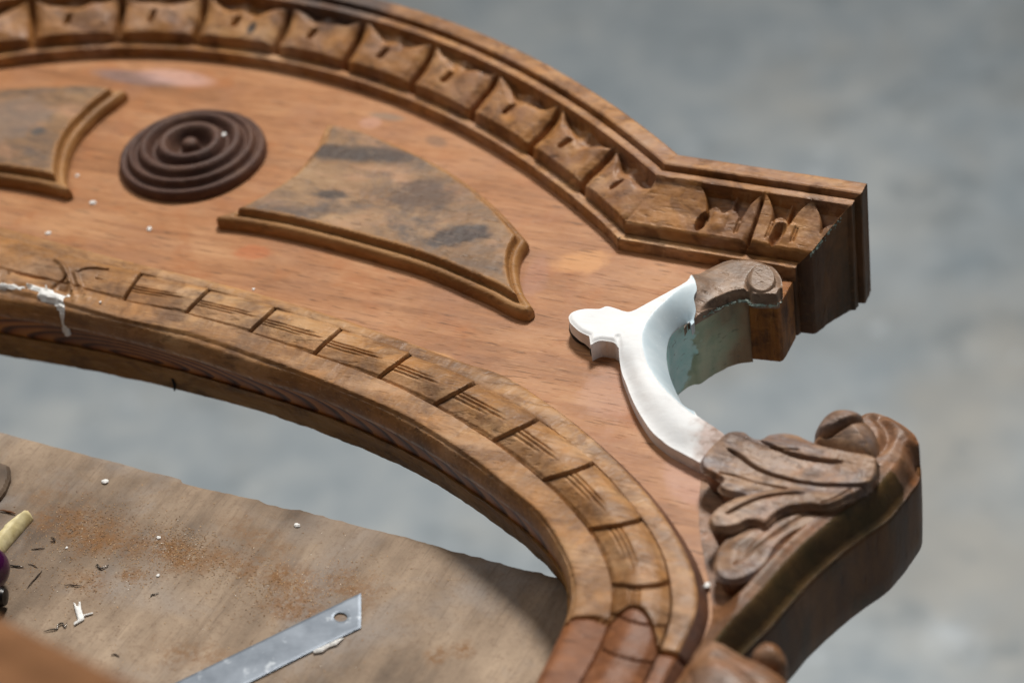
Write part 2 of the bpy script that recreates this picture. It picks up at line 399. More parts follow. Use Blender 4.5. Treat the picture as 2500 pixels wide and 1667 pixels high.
def baywall_mat():
    M = NT('green_painted_wood'); o = M.coord()
    cd = lo(1655, 880, -.01)
    a = M.spot((cd[0], cd[1], .016), (.030, .034, .05), 0, .35, .55, 70)
    b = M.spot((cd[0]-.004, cd[1]-.004, .018), (.017, .017, .02), 0, .5, .12, 150)
    g = M.noise(M.coord((60, 60, 14)), 1, 5, .6)
    wd = M.ramp(g, [(.35, lin((100, 74, 48))), (.55, lin((154, 122, 88))), (.72, lin((184, 156, 124)))])
    gr = M.ramp(M.noise(o, 140, 4), [(.35, lin((156, 178, 152))), (.65, lin((196, 208, 180)))])
    tq = M.ramp(M.noise(o, 180, 4), [(.35, lin((186, 232, 232))), (.65, lin((214, 244, 244)))])
    c = M.mix(M.math('MULTIPLY', a, .85), wd, gr); c = M.mix(M.math('MULTIPLY', b, .95), c, tq)
    sc = M.ramp(M.noise(M.coord((90, 90, 200), (.3, .4, .2)), 3, 4), [(.62, (0, 0, 0)), (.7, (1, 1, 1))])
    c = M.mix(M.math('MULTIPLY', sc, .5), c, lin((70, 84, 70)))
    M.l(c, M.b.inputs['Base Color']); M.b.inputs['Roughness'].default_value = .5
    M.l(M.bump(g, .4, .0008), M.b.inputs['Normal'])
    return M.m
M_BAY = baywall_mat()
M_SCROLL = wood('grey_scroll_wood', (84, 66, 52), (132, 106, 86), (170, 144, 122), grain=(26, 40, 40), rot=.5, stain=(96, 84, 76), stain_amt=.6, stain_scale=70, pale=(186, 158, 138), pale_amt=.5, rough=(.34, .52), bump=.5, seed=13)
M_RAW = wood('raw_broken_wood', (86, 48, 16), (150, 92, 34), (178, 122, 56), grain=(90, 90, 12), stain=(52, 24, 10), stain_amt=.8, stain_scale=90, rough=(.5, .7), bump=.6, seed=14)
M_DARK = simple('black_underlay', (58, 54, 50), .8, bumpsc=700, bump=.6, col2=(22, 20, 18), scale=300)
M_CHIP = simple('white_flake', (244, 244, 242), .6, col2=(226, 226, 224), scale=300)

def floor_mat():
    M = NT('grey_concrete'); o = M.coord()
    a = M.noise(o, 5, 5, .6, .4); b = M.noise(o, 26, 5, .6, .3)
    c = M.ramp(M.math('ADD', M.math('MULTIPLY', a, .55), M.math('MULTIPLY', b, .45)), [(.34, lin((142, 155, 164))), (.50, lin((166, 176, 183))), (.64, lin((188, 194, 196)))])
    wm = M.ramp(M.noise(M.coord((1, 1, 1), (0, 0, 0), (3, 5, 0)), 4, 4, .55), [(.46, (0, 0, 0)), (.64, (1, 1, 1))])
    c = M.mix(M.math('MULTIPLY', wm, .45), c, lin((178, 170, 156)))
    dk = M.ramp(M.noise(M.coord((1, 1, 1), (0, 0, 0), (7, 1, 0)), 20, 4, .6), [(.34, (1, 1, 1)), (.42, (0, 0, 0))])
    c = M.mix(M.math('MULTIPLY', dk, .5), c, lin((128, 139, 146)))
    lt = M.ramp(M.noise(o, 30, 3), [(.66, (0, 0, 0)), (.72, (1, 1, 1))])
    c = M.mix(M.math('MULTIPLY', lt, .6), c, lin((206, 214, 220)))
    p_ = at(2310, 1545, -.72); k = M.spot((p_[0], p_[1], 0), (.035, .05, 1), .3, .5, .8, 60); c = M.mix(M.math('MULTIPLY', k, .8), c, lin((222, 232, 240)))
    M.l(c, M.b.inputs['Base Color']); M.b.inputs['Roughness'].default_value = .7
    M.l(M.bump(b, .5, .01), M.b.inputs['Normal'])
    return M.m
#MARK floor
FLZ = -.72
fl = mesh_obj('floor', [(-12, -8, FLZ), (12, -8, FLZ), (12, 16, FLZ), (-12, 16, FLZ)], np.array([[0, 1, 2, 3]]), floor_mat(), None, False)
tag(fl, 'blotchy grey concrete workshop floor far below the bench', kind='structure')

# ================================================================== the carved crest
crest = empty('carved_crest', (ORG[0], ORG[1], ZB), ROT)
tag(crest, 'carved brown wooden furniture crest with white repair, lying face up across the workbench', 'carved crest')

#MARK cornice
ZL = .005
TZ = np.array([(-.0042, -.001), (-.0040, .0045), (-.0036, .0050), (-.0004, .0050), (-.0001, .0042), (.0003, .0092), (.0012, .0104), (.0040, .0116), (.0075, .0130), (.0105, .0145), (.0135, .0162), (.0160, .0178), (.0180, .0192),
               (.0184, .0208), (.0190, .0211), (.0215, .0211), (.0220, .0206), (.0224, .0194), (.0229, .0194), (.0233, .0230), (.0240, .0234), (.0300, .0232), (.0308, .0226), (.0311, .0215), (.0311, .010), (.0311, ZB)])
def z_prof(t): return np.interp(t, TZ[:, 0], TZ[:, 1])
# arc: base line traced on the panel plane, smoothed in polar form
arc_px = [(0, 161), (153, 151), (306, 145), (459, 147), (612, 163), (765, 186), (900, 218), (953, 249), (1106, 325), (1259, 406), (1374, 490), (1451, 555), (1507, 590)]
A0 = LP(arc_px, 0)
Am = np.c_[2*A0, np.ones(len(A0))]; _sol = np.linalg.lstsq(Am, (A0**2).sum(1), rcond=None)[0]
CC = _sol[:2]; CR = math.sqrt(_sol[2]+CC@CC)
th = np.unwrap(np.arctan2(A0[:, 1]-CC[1], A0[:, 0]-CC[0])); rr = np.linalg.norm(A0-CC, axis=1)
PC = np.polyfit(th, rr, 3)
corner = lo(1531, 614, 0)
th_end = th[-1]-.12; th_start = th[0]+.52
def r_of(t):
    t = np.clip(t, th[-1], th[0]); return np.polyval(PC, t)
tt = np.linspace(th_start, th_end, 900)
rv = smooth(r_of(tt), 60)
BASE = CC+np.c_[rv*np.cos(tt), rv*np.sin(tt)]
sl = np.r_[0, np.cumsum(np.linalg.norm(np.diff(BASE, axis=0), axis=1))]
tan = np.gradient(BASE, axis=0); tan /= np.linalg.norm(tan, axis=1)[:, None]
NRM = np.c_[-tan[:, 1], tan[:, 0]]
if (NRM*(BASE-CC)).sum() < 0: NRM = -NRM
b_end = lo(1950, 640, ZL)
VB = b_end[1]            # v of t = 0 on the straight arm
def arc_pt(s, t):
    """s arclength on base (t=-.004), t across"""
    p = np.stack([np.interp(s, sl, BASE[:, k]) for k in (0, 1)], -1); n = np.stack([np.interp(s, sl, NRM[:, k]) for k in (0, 1)], -1)
    return p+n*(t+.004)[..., None]
# density of t samples
tk = np.unique(np.r_[TZ[:, 0][:-2], np.linspace(.0003, .0180, 58), np.linspace(.0184, .0310, 20)])
# mitre: for every t the arc stops where it meets v = VB + t
s_fine = np.linspace(sl[-1]*.5, sl[-1], 1500); S_END = []; U_COR = []
for t in tk:
    p = arc_pt(s_fine, np.full_like(s_fine, t)); k = np.argmin(np.abs(p[:, 1]-(VB+t))); S_END.append(s_fine[k]); U_COR.append(p[k, 0])
S_END = smooth(S_END, 6); U_COR = smooth(U_COR, 6)
# joints between the carved leaves, measured on the front line of the leaves
jt_px = [(84, 110), (287, 103), (478, 107), (672, 130), (850, 160), (1026, 207), (1190, 264), (1343, 346), (1470, 444)]
jp = LP(jt_px, .006)
J = []
for p in jp:
    J.append(sl[np.argmin(((BASE+NRM*.004-p)**2).sum(1))])
pitch = np.mean(np.diff(J)); J = [J[0]-pitch*3, J[0]-pitch*2, J[0]-pitch]+J+[J[-1]+pitch*.93]
J = np.array(J)
jit = RNG.random((len(J)+2, 6))
def leaf_carve(s, t):
    """carved leaf tiles along the arc: returns height change"""
    k = np.clip(np.searchsorted(J, s)-1, 0, len(J)-2); L = J[k+1]-J[k]; x = np.clip((s-J[k])/L, -.2, 1.2); y = t/.0182
    z = np.zeros_like(s); on = (t > .0002) & (t < .0182)
    xe = np.minimum(x, 1-x)*L
    ye = np.maximum(t-.0003, 0)
    # rounded pillow + dark joint, the joint curving slightly and its foot rounded
    rc = .0032; corner_ = np.hypot(np.maximum(rc-xe, 0), np.maximum(rc-ye, 0))
    rim = np.where((xe < rc) & (ye < rc), rc-corner_, np.minimum(xe, ye*3))
    z -= .0056*(1-sm(.0002, .0021, xe+0*t)) * sm(1.08, .86, y)*sm(-.02, .10, y)
    z -= .0032*(1-sm(-.0002, .0010, rim))*(ye < rc)
    z -= .0016*(1-sm(.001, .0055, xe))*sm(1.0, .7, y)
    z += .0008*np.sin(np.pi*np.clip(x, 0, 1))*np.sin(np.pi*np.clip(y*1.25, 0, 1))
    # slit
    a = jit[k, 0]; b = jit[k, 1]
    cx = .42+.06*(a-.5)+.10*(y-.5); w = .030
    ins = np.exp(-((x-cx)/w*1.0)**2*1.2)*np.where(x < cx, sm(-2.2, -.4, (x-cx)/w*1.0), 1)
    z -= (.0050+.0014*b)*ins*sm(.27, .36, y)*sm(.64, .54, y)
    # drapery shaped hollow under the fillet: the leaf edges sweep up to a lancet point over every joint
    xc = .47+.10*(jit[k, 2]-.5)+.05*np.sin(y*4+jit[k, 1]*6)
    aa = np.where(x < xc, (xc-x)/xc, (x-xc)/(1-xc))
    yb = (.63-.07*(k > 8)+.12*jit[k, 4])+(.39+.07*(k > 8)-.12*jit[k, 4])*np.clip(aa, 0, 1)**(1.25+.7*jit[k, 3])+.03*np.sin(x*17+jit[k, 0]*9)
    rec = sm(-.06, .28, y-yb)
    rib = np.exp(-((x-xc-.10*(y-.8))/.12)**2)
    z -= (.0044+.0016*jit[k, 5]+.0010*(k > 8))*rec*(1-.50*rib)
    z -= .0007*np.exp(-((y-yb+.01)/.06)**2)*sm(.10, .22, x)*sm(.50, .36, x)
    z -= .0005*np.exp(-((y-yb+.01)/.06)**2)*sm(.55, .62, x)*sm(.9, .8, x)
    # chisel facets on the swelling
    z += .0005*np.sin(x*11+jit[k, 2]*6+y*3)*sm(.1, .3, y)*(1-rec)
    z += .00035*fbm(s, t, 260)
    return np.where(on, z, .00012*fbm(s, t, 300))
NS = 1250
V = np.zeros((NS, len(tk), 3))
q = np.linspace(0, 1, NS)
for j, t in enumerate(tk):
    s = q*S_END[j]; tv = np.full(NS, t)
    p = arc_pt(s, tv); V[:, j, :2] = p
    V[:, j, 2] = z_prof(tv)+leaf_carve(s, tv)
arcV = V
# straight arm with the larger carved leaves
uJ = [lo(1823, 600, .011)[0]]; pit = lo(1940, 610, .011)[0]-uJ[0]; 
def arm_carve(u, t):
    y = t/.0182; z = np.zeros_like(u); on = (t > .0002) & (t < .0182)
    x = (u-uJ[0])/pit
    ur = x*pit
    # deep fold under the tall lancet point, soft shoulder to its left
    z -= .0032*np.exp(-((ur+.0006*(1-y))/.0007)**2)*sm(1.0, .92, y)
    z -= .0020*np.exp(-((ur+.0013)/.0013)**2)*sm(.35, .08, y)
    z += .0012*np.where((ur > 0) & (ur < .012), sm(.010, 0, ur), 0)
    # pointed (ogive) leaves; everything between them above the shell heads is cut back
    yy = np.clip((y-.46)/.54, 0, 1)
    wv = .36*np.sqrt(np.clip(1-yy**1.5, 0, 1))
    ax_ = np.minimum(np.minimum(np.abs(x+1.46)+np.where(x < -1.46, -9, 0), np.abs(x)), np.abs(x-1.04))
    head = .56+.10*np.clip(1-((((x+.04) % .36)-.18)/.16)**2, 0, 1)
    rec = sm(-.004, .035, ax_-wv)*sm(-.02, .06, y-head)
    xs_ = np.abs(x-.60)*pit; rid = np.exp(-((x-.60-.10*(y-.8))/.035)**2)+np.exp(-((x+.62-.14*(y-.8))/.035)**2)
    z -= .0044*rec*(1-.45*np.clip(rid, 0, 1))
    z -= .0011*np.exp(-((ax_-wv)/.022)**2)*sm(.42, .52, y)*sm(.99, .93, y)
    # spoon cuts, steep on the left and running out to the right
    for cx, cy, sc_ in ((-1.16, .33, .85), (.52, .30, 1.)):
        du = (x-cx)*pit-(y-cy)*.0030; dv = (y-cy)*.0182
        e = np.hypot(du/(.0027*sc_), dv/(.0046*sc_))
        z -= .0042*np.clip(1-e**2, 0, 1)**.5*np.where(du < -.0008, sm(-.0030, -.0010, du), 1-.35*sm(-.0006, .0024, du))
        z += .0007*np.exp(-((du-.0006)/.0004)**2)*np.clip(1-e**2, 0, 1)
    # twin tool lines at the feet of the leaves
    for c, y0, y1 in ((-.40, .18, .54), (-.35, .2, .5), (.30, .16, .56), (.35, .2, .5), (.84, .18, .52), (.89, .2, .48)):
        z -= .0009*np.exp(-((x-c-.05*(y-.3))*pit/.00036)**2)*sm(y0-.04, y0+.04, y)*sm(y1+.05, y1-.04, y)
    for c in (-.80, .44, .72):
        z += .0009*np.clip(1-((x-c)/.18)**2, 0, 1)*sm(.60, .5, y)*sm(.1, .3, y)
    u0 = U_COR[0]
    z += .00035*fbm(u, t, 260)
    # scooped pocket next to the inside corner
    return np.where(on, z, .00012*fbm(u, t, 300))
U_END = b_end[0]+(z_prof(np.clip(tk, -.004, .0300))-ZL)*.95
U_END = np.where(tk < 0, b_end[0]+0*tk, U_END)
NU = 330
V = np.zeros((NU, len(tk), 3)); q = np.linspace(0, 1, NU)
for j, t in enumerate(tk):
    u = U_COR[j]+q*(U_END[j]-U_COR[j]); tv = np.full(NU, t)
    V[:, j, 0] = u; V[:, j, 1] = VB+t; V[:, j, 2] = z_prof(tv)+arm_carve(u, tv)*sm(0, .02, q)*sm(1., .97, q)
armV = V
def strip(V, zoff=.0286):
    nr, nc = V.shape[:2]; W = V.reshape(-1, 3).copy(); W[:, 2] += zoff
    return W, fix_up(W, grid_faces(nr, nc))
CV, CF = merge(strip(arcV), strip(armV))
cornice = mesh_obj('cornice_moulding', CV, CF, M_CORN, crest, True, 50)
cornice['label'] = 'curved moulding carved with a row of leaf tiles'
# moulded return on the end of the arm: the profile run straight down
pt = np.array([(t, z_prof(t)) for t in tk if t >= -.0001])
ret_uv = np.array([(b_end[0]+(z-ZL)*.95, VB+t) for t, z in pt if t < .0309])
ztop = np.array([z for t, z in pt if t < .0309])
lower = np.array([(-.0074, -.0042), (-.0060, -.0040), (-.0036, -.0036), (-.0022, -.0030), (-.0016, -.0016), (-.0020, -.0004)])
low_uv = np.c_[b_end[0]+lower[:, 0]+.001, VB+lower[:, 1]+.001]
allp = np.r_[np.array([[b_end[0]-.03, VB-.0042]]), low_uv, ret_uv]; allz = np.r_[.0035, np.full(len(low_uv), .0035), ztop]
nz_ = 26; RV = np.zeros((len(allp), nz_, 3))
for i in range(nz_):
    f = i/(nz_-1); RV[:, i, :2] = allp; RV[:, i, 2] = allz+(ZB-allz)*f
RV[:, 1:, 0] += (.0003*fbm(RV[:, 1:, 1].ravel()*3, RV[:, 1:, 2].ravel(), 180)).reshape(len(allp), -1)
RV[:, 0, 0] -= .0004*np.abs(fbm(RV[:, 0, 1], RV[:, 0, 1]*0, 900))
W = RV.reshape(-1, 3).copy(); W[:, 2] += .0286
F = grid_faces(len(allp), nz_)
a = W[F[:, 1]]-W[F[:, 0]]; b = W[F[:, 3]]-W[F[:, 0]]
if np.cross(a, b)[:, 0].sum() < 0: F = F[:, ::-1]
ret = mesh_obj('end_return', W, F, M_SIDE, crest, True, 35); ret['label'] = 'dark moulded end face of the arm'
# flaked paint along the mitre edge
fl_v, fl_f = [], []
for i in range(60):
    k = int(RNG.integers(2, len(ret_uv)*.62)); x, y = ret_uv[k]; z = ztop[k]
    c = np.array([x+.0002, y+RNG.normal(0, .0004), z-.0002-abs(RNG.normal(0, .0007))+.0286]); r = RNG.uniform(.0002, .0006)
    n0 = len(fl_v)
    for d in ((1, 0, 0), (-1, .3, 0), (0, 1, .3), (0, -1, -.4), (0, .2, 1), (.2, 0, -1)):
        fl_v.append(c+np.array(d)*r*RNG.uniform(.5, 1.3, 3))
    for f in ((0, 2, 4), (2, 1, 4), (1, 3, 4), (3, 0, 4), (2, 0, 5), (1, 2, 5), (3, 1, 5), (0, 3, 5)): fl_f.append([n0+q_ for q_ in f])
o = mesh_obj('flaked_paint', fl_v, fl_f, simple('pale_green_flakes', (180, 200, 192), .5, col2=(96, 108, 96), scale=900), ret, False); o['label'] = 'ragged pale green paint flakes along the mitre edge'

#MARK lower moulding
R3px = [(-760, 501), (-420, 566), (-180, 612), (60, 668), (200, 703), (302, 732), (455, 764), (612, 810), (767, 864), (926, 922), (1062, 989), (1205, 1077), (1328, 1173), (1440, 1293), (1482, 1370), (1498, 1429), (1494, 1499), (1465, 1582), (1417, 1667), (1345, 1790), (1250, 1940)]
R2px = [(-760, 412), (-420, 480), (-180, 528), (60, 590), (200, 628), (345, 666), (509, 705), (670, 749), (830, 801), (997, 863), (1153, 933), (1305, 1021), (1442, 1127), (1558, 1259), (1610, 1345), (1632, 1430), (1634, 1500), (1624, 1540), (1597, 1610), (1570, 1667), (1500, 1800), (1410, 1960)]
R0px = [(-760, 402), (-420, 470), (-180, 518), (60, 580), (200, 619), (345, 657), (509, 696), (670, 739), (830, 788), (997, 845), (1159, 905), (1236, 928), (1350, 998), (1446, 1071), (1542, 1159), (1600, 1222), (1650, 1289), (1700, 1373), (1727, 1450), (1731, 1507), (1715, 1561), (1672, 1650), (1600, 1790), (1510, 1960)]
R5px = [(-760, 532), (-420, 600), (-180, 648), (0, 692), (161, 733), (306, 776), (478, 810), (612, 856), (765, 917), (900, 971), (1006, 1018), (1159, 1117), (1255, 1197), (1318, 1247), (1367, 1316), (1402, 1392), (1409, 1442), (1405, 1490), (1388, 1540), (1345, 1630), (1290, 1740), (1190, 1900)]
R6px = [(-760, 601), (-420, 672), (-180, 722), (0, 764), (153, 791), (306, 825), (459, 868), (612, 917), (765, 963), (900, 1021), (1006, 1075), (1121, 1148), (1197, 1201), (1298, 1281), (1344, 1342), (1375, 1396), (1390, 1450), (1392, 1496), (1379, 1534), (1333, 1633), (1275, 1745), (1175, 1905)]
R7px = [(-760, 730), (-420, 790), (-180, 832), (0, 866), (191, 898), (432, 950), (651, 1009), (900, 1101), (1067, 1182), (1159, 1243), (1236, 1297), (1318, 1365), (1356, 1404), (1387, 1446), (1400, 1500), (1388, 1550), (1340, 1650), (1280, 1765), (1180, 1925)]
r3 = resample(smooth(resample(catmull(LP(R3px, .005), 14), 500), 30), 1500)
s3 = np.r_[0, np.cumsum(np.linalg.norm(np.diff(r3, axis=0), axis=1))]
tg = smooth(np.gradient(r3, axis=0), 40); tg /= np.linalg.norm(tg, axis=1)[:, None]
n3 = np.c_[-tg[:, 1], tg[:, 0]]
def offs(px, z, k=60):
    """signed offset of another rail along the normals of rail 3"""
    P = resample(catmull(LP(px, z), 14), 900)
    out = np.full(len(r3), np.nan)
    for i in range(0, len(r3), 6):
        d = P-r3[i]; a = d@tg[i]; b = d@n3[i]
        k_ = np.where((a[:-1]*a[1:] <= 0) & (np.abs(b[:-1]) < .045))[0]
        if len(k_):
            j = k_[np.argmin(np.abs(b[k_]))]; f = a[j]/(a[j]-a[j+1]+1e-15); out[i] = b[j]+f*(b[j+1]-b[j])
    g = ~np.isnan(out); ii = np.arange(len(r3))
    return smooth(np.interp(ii, ii[g], out[g]), k)
w2 = offs(R2px, .006); w0 = offs(R0px, .0); w5 = offs(R5px, .004); w6 = offs(R6px, -.004); w7 = offs(R7px, ZB)
sgn = 1 if w2.mean() > 0 else -1
w2, w0, w5, w6, w7 = w2*sgn, w0*sgn, w5*sgn, w6*sgn, w7*sgn; n3 = n3*sgn
w0 = np.maximum(w0, w2+.0012); bev = np.clip((w0-w2)*.5, .0008, .0036); w1 = w0-bev
w5 = np.minimum(w5, -.0015); w6 = np.minimum(w6, w5-.0008)
def r3_s(px, z=.005):
    return s3[np.argmin(((r3-lo(px[0], px[1], z))**2).sum(1))]
jl_px = [(302, 732), (455, 764), (612, 810), (767, 864), (926, 922), (1062, 989), (1205, 1077), (1328, 1173), (1440, 1293), (1498, 1429), (1490, 1499), (1465, 1582)]
JL = np.array([r3_s(p) for p in jl_px]); JL = np.r_[JL[0]-.0385, JL, JL[-1]+.019, JL[-1]+.038, JL[-1]+.06, JL[-1]+.09]
# slant of each joint: outer ends lie further along
jo_px = [(345, 666), (509, 705), (670, 749), (830, 801), (997, 863), (1153, 933), (1305, 1021), (1442, 1127), (1558, 1259), (1628, 1411), (1632, 1520), (1597, 1610)]
JO = np.array([s3[np.argmin(((r3+n3*w2[:, None]-lo(x, y, .006))**2).sum(1))] for x, y in jo_px])
SL = JO-JL[1:13]; SL = np.r_[SL[0], SL, SL[-1], SL[-1], SL[-1], SL[-1]]
JX = r3_s((205, 712))                       # crossing ribbon where the tiles start
S_CUT = r3_s((1490, 1503))
NSL = 3300
JIT2 = RNG.random(40)
sS = np.linspace(0, s3[-1], NSL)
def at_s(a): return np.interp(sS, s3, a)
W2, W1, W0, W5, W6, W7 = map(at_s, (w2, w1, w0, w5, w6, w7))
C3 = np.stack([at_s(r3[:, 0]), at_s(r3[:, 1])], 1); N3 = np.stack([at_s(n3[:, 0]), at_s(n3[:, 1])], 1)
rows = []
def row(t, z): rows.append((t, z))
def tile_z(y):
    DS = joint_shift(y); JY = JL+SL*y+DS
    k = np.searchsorted(JY, sS)-1; k = np.clip(k, 0, len(JL)-2)
    a = JY[k]; b = JY[k+1]; L = b-a; x = np.clip((sS-a)/L, 0, 1)
    bow = .0006*np.sin(np.pi*y)
    Rr = sm(r3_s((600, 806)), r3_s((1250, 1100)), sS)
    z = .0056+(.0004+.0028*Rr)*np.sin(np.pi*np.clip(.08+.84*y, 0, 1))**.9
    z = z-(.0009+.0004*Rr)+(.0014+.0008*Rr)*sm(.02, .44, y)-.0006*sm(.84, 1., y)-.0008*(1-sm(0, .07, y))
    onb = (sS > JX) & (sS < S_CUT)
    xd = (sS-a)
    lap = .0013*(x-.45)                     # every tile rises to its far end and overlaps the next
    z = z+np.where(onb, lap, 0)
    gd = np.minimum(np.abs(sS-a), np.abs(b-sS))
    gv = .0042*np.exp(-(gd/.00027)**2)
    z = z-np.where(sS > JX, gv, 0)*sm(.02, .10, y)*1.0
    # twin flutes running from the near joint and dying out
    for yc, xl, dp in ((.40, .86, 1), (.49, .74, .9), (.31, .60, .6)):
        jk = JIT2[np.clip(k, 0, len(JIT2)-1)]
        z = z-np.where(onb, dp*.0009*np.exp(-((y-yc-.05*(jk-.5))/.022)**2)*sm(0, .04, x)*sm(xl*(.85+.4*jk), xl*(.45+.4*jk), x), 0)
    return z
def zp(y, R_):
    z = .0056+(.0004+.0028*R_)*np.sin(np.pi*np.clip(.08+.84*y, 0, 1))**.9
    return z-(.0009+.0004*R_)+(.0014+.0008*R_)*sm(.02, .44, y)-.0006*sm(.84, 1., y)-.0008*(1-sm(0, .07, y))
def joint_shift(y):
    out = []
    for jl, sl_ in zip(JL, SL):
        i_ = min(np.searchsorted(s3, np.clip(jl, 0, s3[-1])), len(s3)-1); R_ = sm(r3_s((600, 806)), r3_s((1250, 1100)), jl)
        Nn, Tn, wd = n3[i_], tg[i_], w2[i_]
        dz = zp(y, R_)-.0052
        a_ = 1.28*dz*np.array([-.4758, .8795]); Lv = Nn*wd+Tn*sl_
        cross = lambda p, q: p[0]*q[1]-p[1]*q[0]
        out.append(-cross(Lv, a_)/cross(Lv, Tn))
    return np.array(out)
ytile = np.linspace(0, 1, 92)
row(W0, np.full(NSL, -.0006)); row(W0, np.full(NSL, .0002))
row(W1+(W0-W1)*.45, np.full(NSL, .0036)); row(W1+.0003, np.full(NSL, .0054)); row(W1-.0003, np.full(NSL, .0058))
for f in (.8, .6, .4, .2, .08): row(W2+.0003+(W1-.0006-W2)*f, np.full(NSL, .0058)+.0002*np.sin(f*3))
row(W2+.0002, .0056-.0016*sm(r3_s((1000, 960)), r3_s((1400, 1240)), sS))
for y in ytile[::-1]: row(W2*y, tile_z(y))
row(np.full(NSL, -.0002), np.full(NSL, .0040))
for f in (.04, .2, .4, .6, .8, .96): row(W5*f-.0002*(1-f), np.full(NSL, .0051)-.0009*f)
for f in (.1, .2, .3, .42, .55, .7, .82, .92, 1):
    zz = .0042-.0082*(1-math.sqrt(max(0, 1-f**2)))*.8-.0016*f
    if .25 < f < .5: zz -= .0006
    row(W5+(W6-W5)*f, np.full(NSL, zz))
row(W6+.0006, np.full(NSL, -.0062)); row(W6+.0022, np.full(NSL, -.0068))
V = np.zeros((NSL, len(rows), 3)); TT = np.zeros((NSL, len(rows)))
for j, (t, z) in enumerate(rows):
    V[:, j, :2] = C3+N3*t[:, None]; V[:, j, 2] = z; TT[:, j] = t
flat = V.reshape(-1, 3)
flat[:, 2] += .00022*fbm(flat[:, 0], flat[:, 1], 220)+.00012*fbm(flat[:, 0], flat[:, 1], 700)
# crossing ribbon at the left
def ridge(px, z, wd, hgt, flat_, cut=False):
    P = catmull(LP(px, z), 8); lo_, hi = P.min(0)-.006, P.max(0)+.006
    k = np.where((flat_[:, 0] > lo_[0]) & (flat_[:, 0] < hi[0]) & (flat_[:, 1] > lo_[1]) & (flat_[:, 1] < hi[1]))[0]
    if len(k):
        d, _ = pl_dist(flat_[k, :2], P)
        flat_[k, 2] += hgt*np.exp(-(d/wd)**2)
ridge(crop([(880, 320), (980, 400), (1060, 540), (1110, 700), (1160, 850)], 0, 580, 6.533), .008, .0010, .0013, flat)
ridge(crop([(1180, 500), (1230, 640), (1300, 780), (1370, 870)], 0, 580, 6.533), .008, .0009, .0011, flat)
ridge(crop([(1190, 500), (1320, 450), (1500, 430), (1700, 460)], 0, 580, 6.533), .008, .0005, -.0024, flat)
ridge(crop([(1030, 550), (900, 620), (780, 700), (690, 740)], 0, 580, 6.533), .008, .0005, -.0024, flat)
ridge(crop([(0, 620), (200, 660), (400, 690), (620, 720), (700, 740)], 0, 580, 6.533), .007, .0006, -.0022, flat)
ridge(crop([(720, 780), (880, 740), (1000, 760), (1110, 830)], 0, 580, 6.533), .007, .0004, -.0014, flat)
ridge(crop([(0, 470), (200, 460), (500, 520), (700, 560)], 0, 580, 6.533), .008, .0006, -.0010, flat)
# wavy joint where the old section starts
cut_line = S_CUT+0*TT
Yn = TT/np.maximum(W2[:, None], 1e-4)
cut_line = cut_line+.0035-.0080*np.sin(np.clip(Yn, 0, 1)*np.pi)*(Yn > 0)+.009*np.clip(Yn, 0, 1)-.0030*np.sin(np.clip(TT/np.minimum(W6[:, None], -1e-4), 0, 1)*np.pi)
cut_line = np.where(Yn > 1, S_CUT+.0035+.009, cut_line)
dc = sS[:, None]-cut_line
V[:, :, 2] -= .0030*np.exp(-(dc/.0007)**2)*(TT < W0[:, None]-.001)*(np.arange(len(rows)) < len(rows)-2)
W, F = strip(V)
# split in two sections along the joint
fc = dc.ravel()[F].mean(1) > 0
def sub(W, F):
    u, inv = np.unique(F, return_inverse=True); return W[u], inv.reshape(F.shape)
colf = np.tile(np.arange(len(rows)-1), NSL-1); fs_ = np.repeat(sS[:-1], len(rows)-1)
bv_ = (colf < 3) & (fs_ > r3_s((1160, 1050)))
beaded = mesh_obj('beaded_moulding', *sub(W, F[~fc & ~bv_]), M_MOULD, crest, True, 55); beaded['label'] = 'curved moulding of overlapping bead tiles round the opening'
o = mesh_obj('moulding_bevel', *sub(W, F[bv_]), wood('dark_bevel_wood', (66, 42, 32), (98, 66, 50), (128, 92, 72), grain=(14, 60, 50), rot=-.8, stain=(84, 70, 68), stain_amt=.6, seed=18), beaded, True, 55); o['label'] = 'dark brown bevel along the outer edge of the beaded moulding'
old = mesh_obj('moulding_section', *sub(W, F[fc & ~bv_]), M_MOULD2, crest, True, 55); old['label'] = 'darker red brown moulding section below the wavy joint'
# white filler smear following the moulding surface
fp = np.array(crop([(-300, 700), (0, 760), (250, 770), (350, 790), (430, 770), (490, 745), (600, 770), (700, 800), (790, 810), (815, 850), (900, 890), (1000, 920), (1150, 920), (1100, 945), (1020, 965), (1005, 1010),
                    (1025, 1100), (1030, 1200), (1020, 1300), (1015, 1390), (990, 1350), (965, 1280), (960, 1200), (900, 1120), (870, 1075), (780, 1050), (640, 990), (600, 950), (620, 890), (560, 860), (420, 840), (250, 825), (0, 830), (-300, 780)], 0, 580, 6.533))
from mathutils.kdtree import KDTree
near_ = np.where(sS < r3_s((520, 790)))[0]; vid = (near_[:, None]*len(rows)+np.arange(2, len(rows)-2)[None]).ravel()
pxs = local_to_px(flat[vid, :2], flat[vid, 2])
fpx = catmull(np.array(fp), 6, True)
fuv = np.array([flat[vid[np.argmin(((pxs-p)**2).sum(1))], :2] for p in fpx]); fuv = np.array([p for i_, p in enumerate(fuv) if np.linalg.norm(p-fuv[i_-1]) > 1e-5])
kd = KDTree(len(vid))
for i_, v_ in enumerate(vid): kd.insert((flat[v_, 0], flat[v_, 1], 0), i_)
kd.balance()
def fill_h(UV, d):
    z = np.array([max(flat[vid[i_], 2] for _, i_, _ in kd.find_n((u_, v_, 0), 3)) for u_, v_ in UV])
    return z+.0003+.0008*sm(0, .0012, d)+.0003*fbm(UV[:, 0], UV[:, 1], 300)
fv, ff = relief(fuv, fill_h, .00035, lambda UV: np.full(len(UV), -.01)); inv = ff
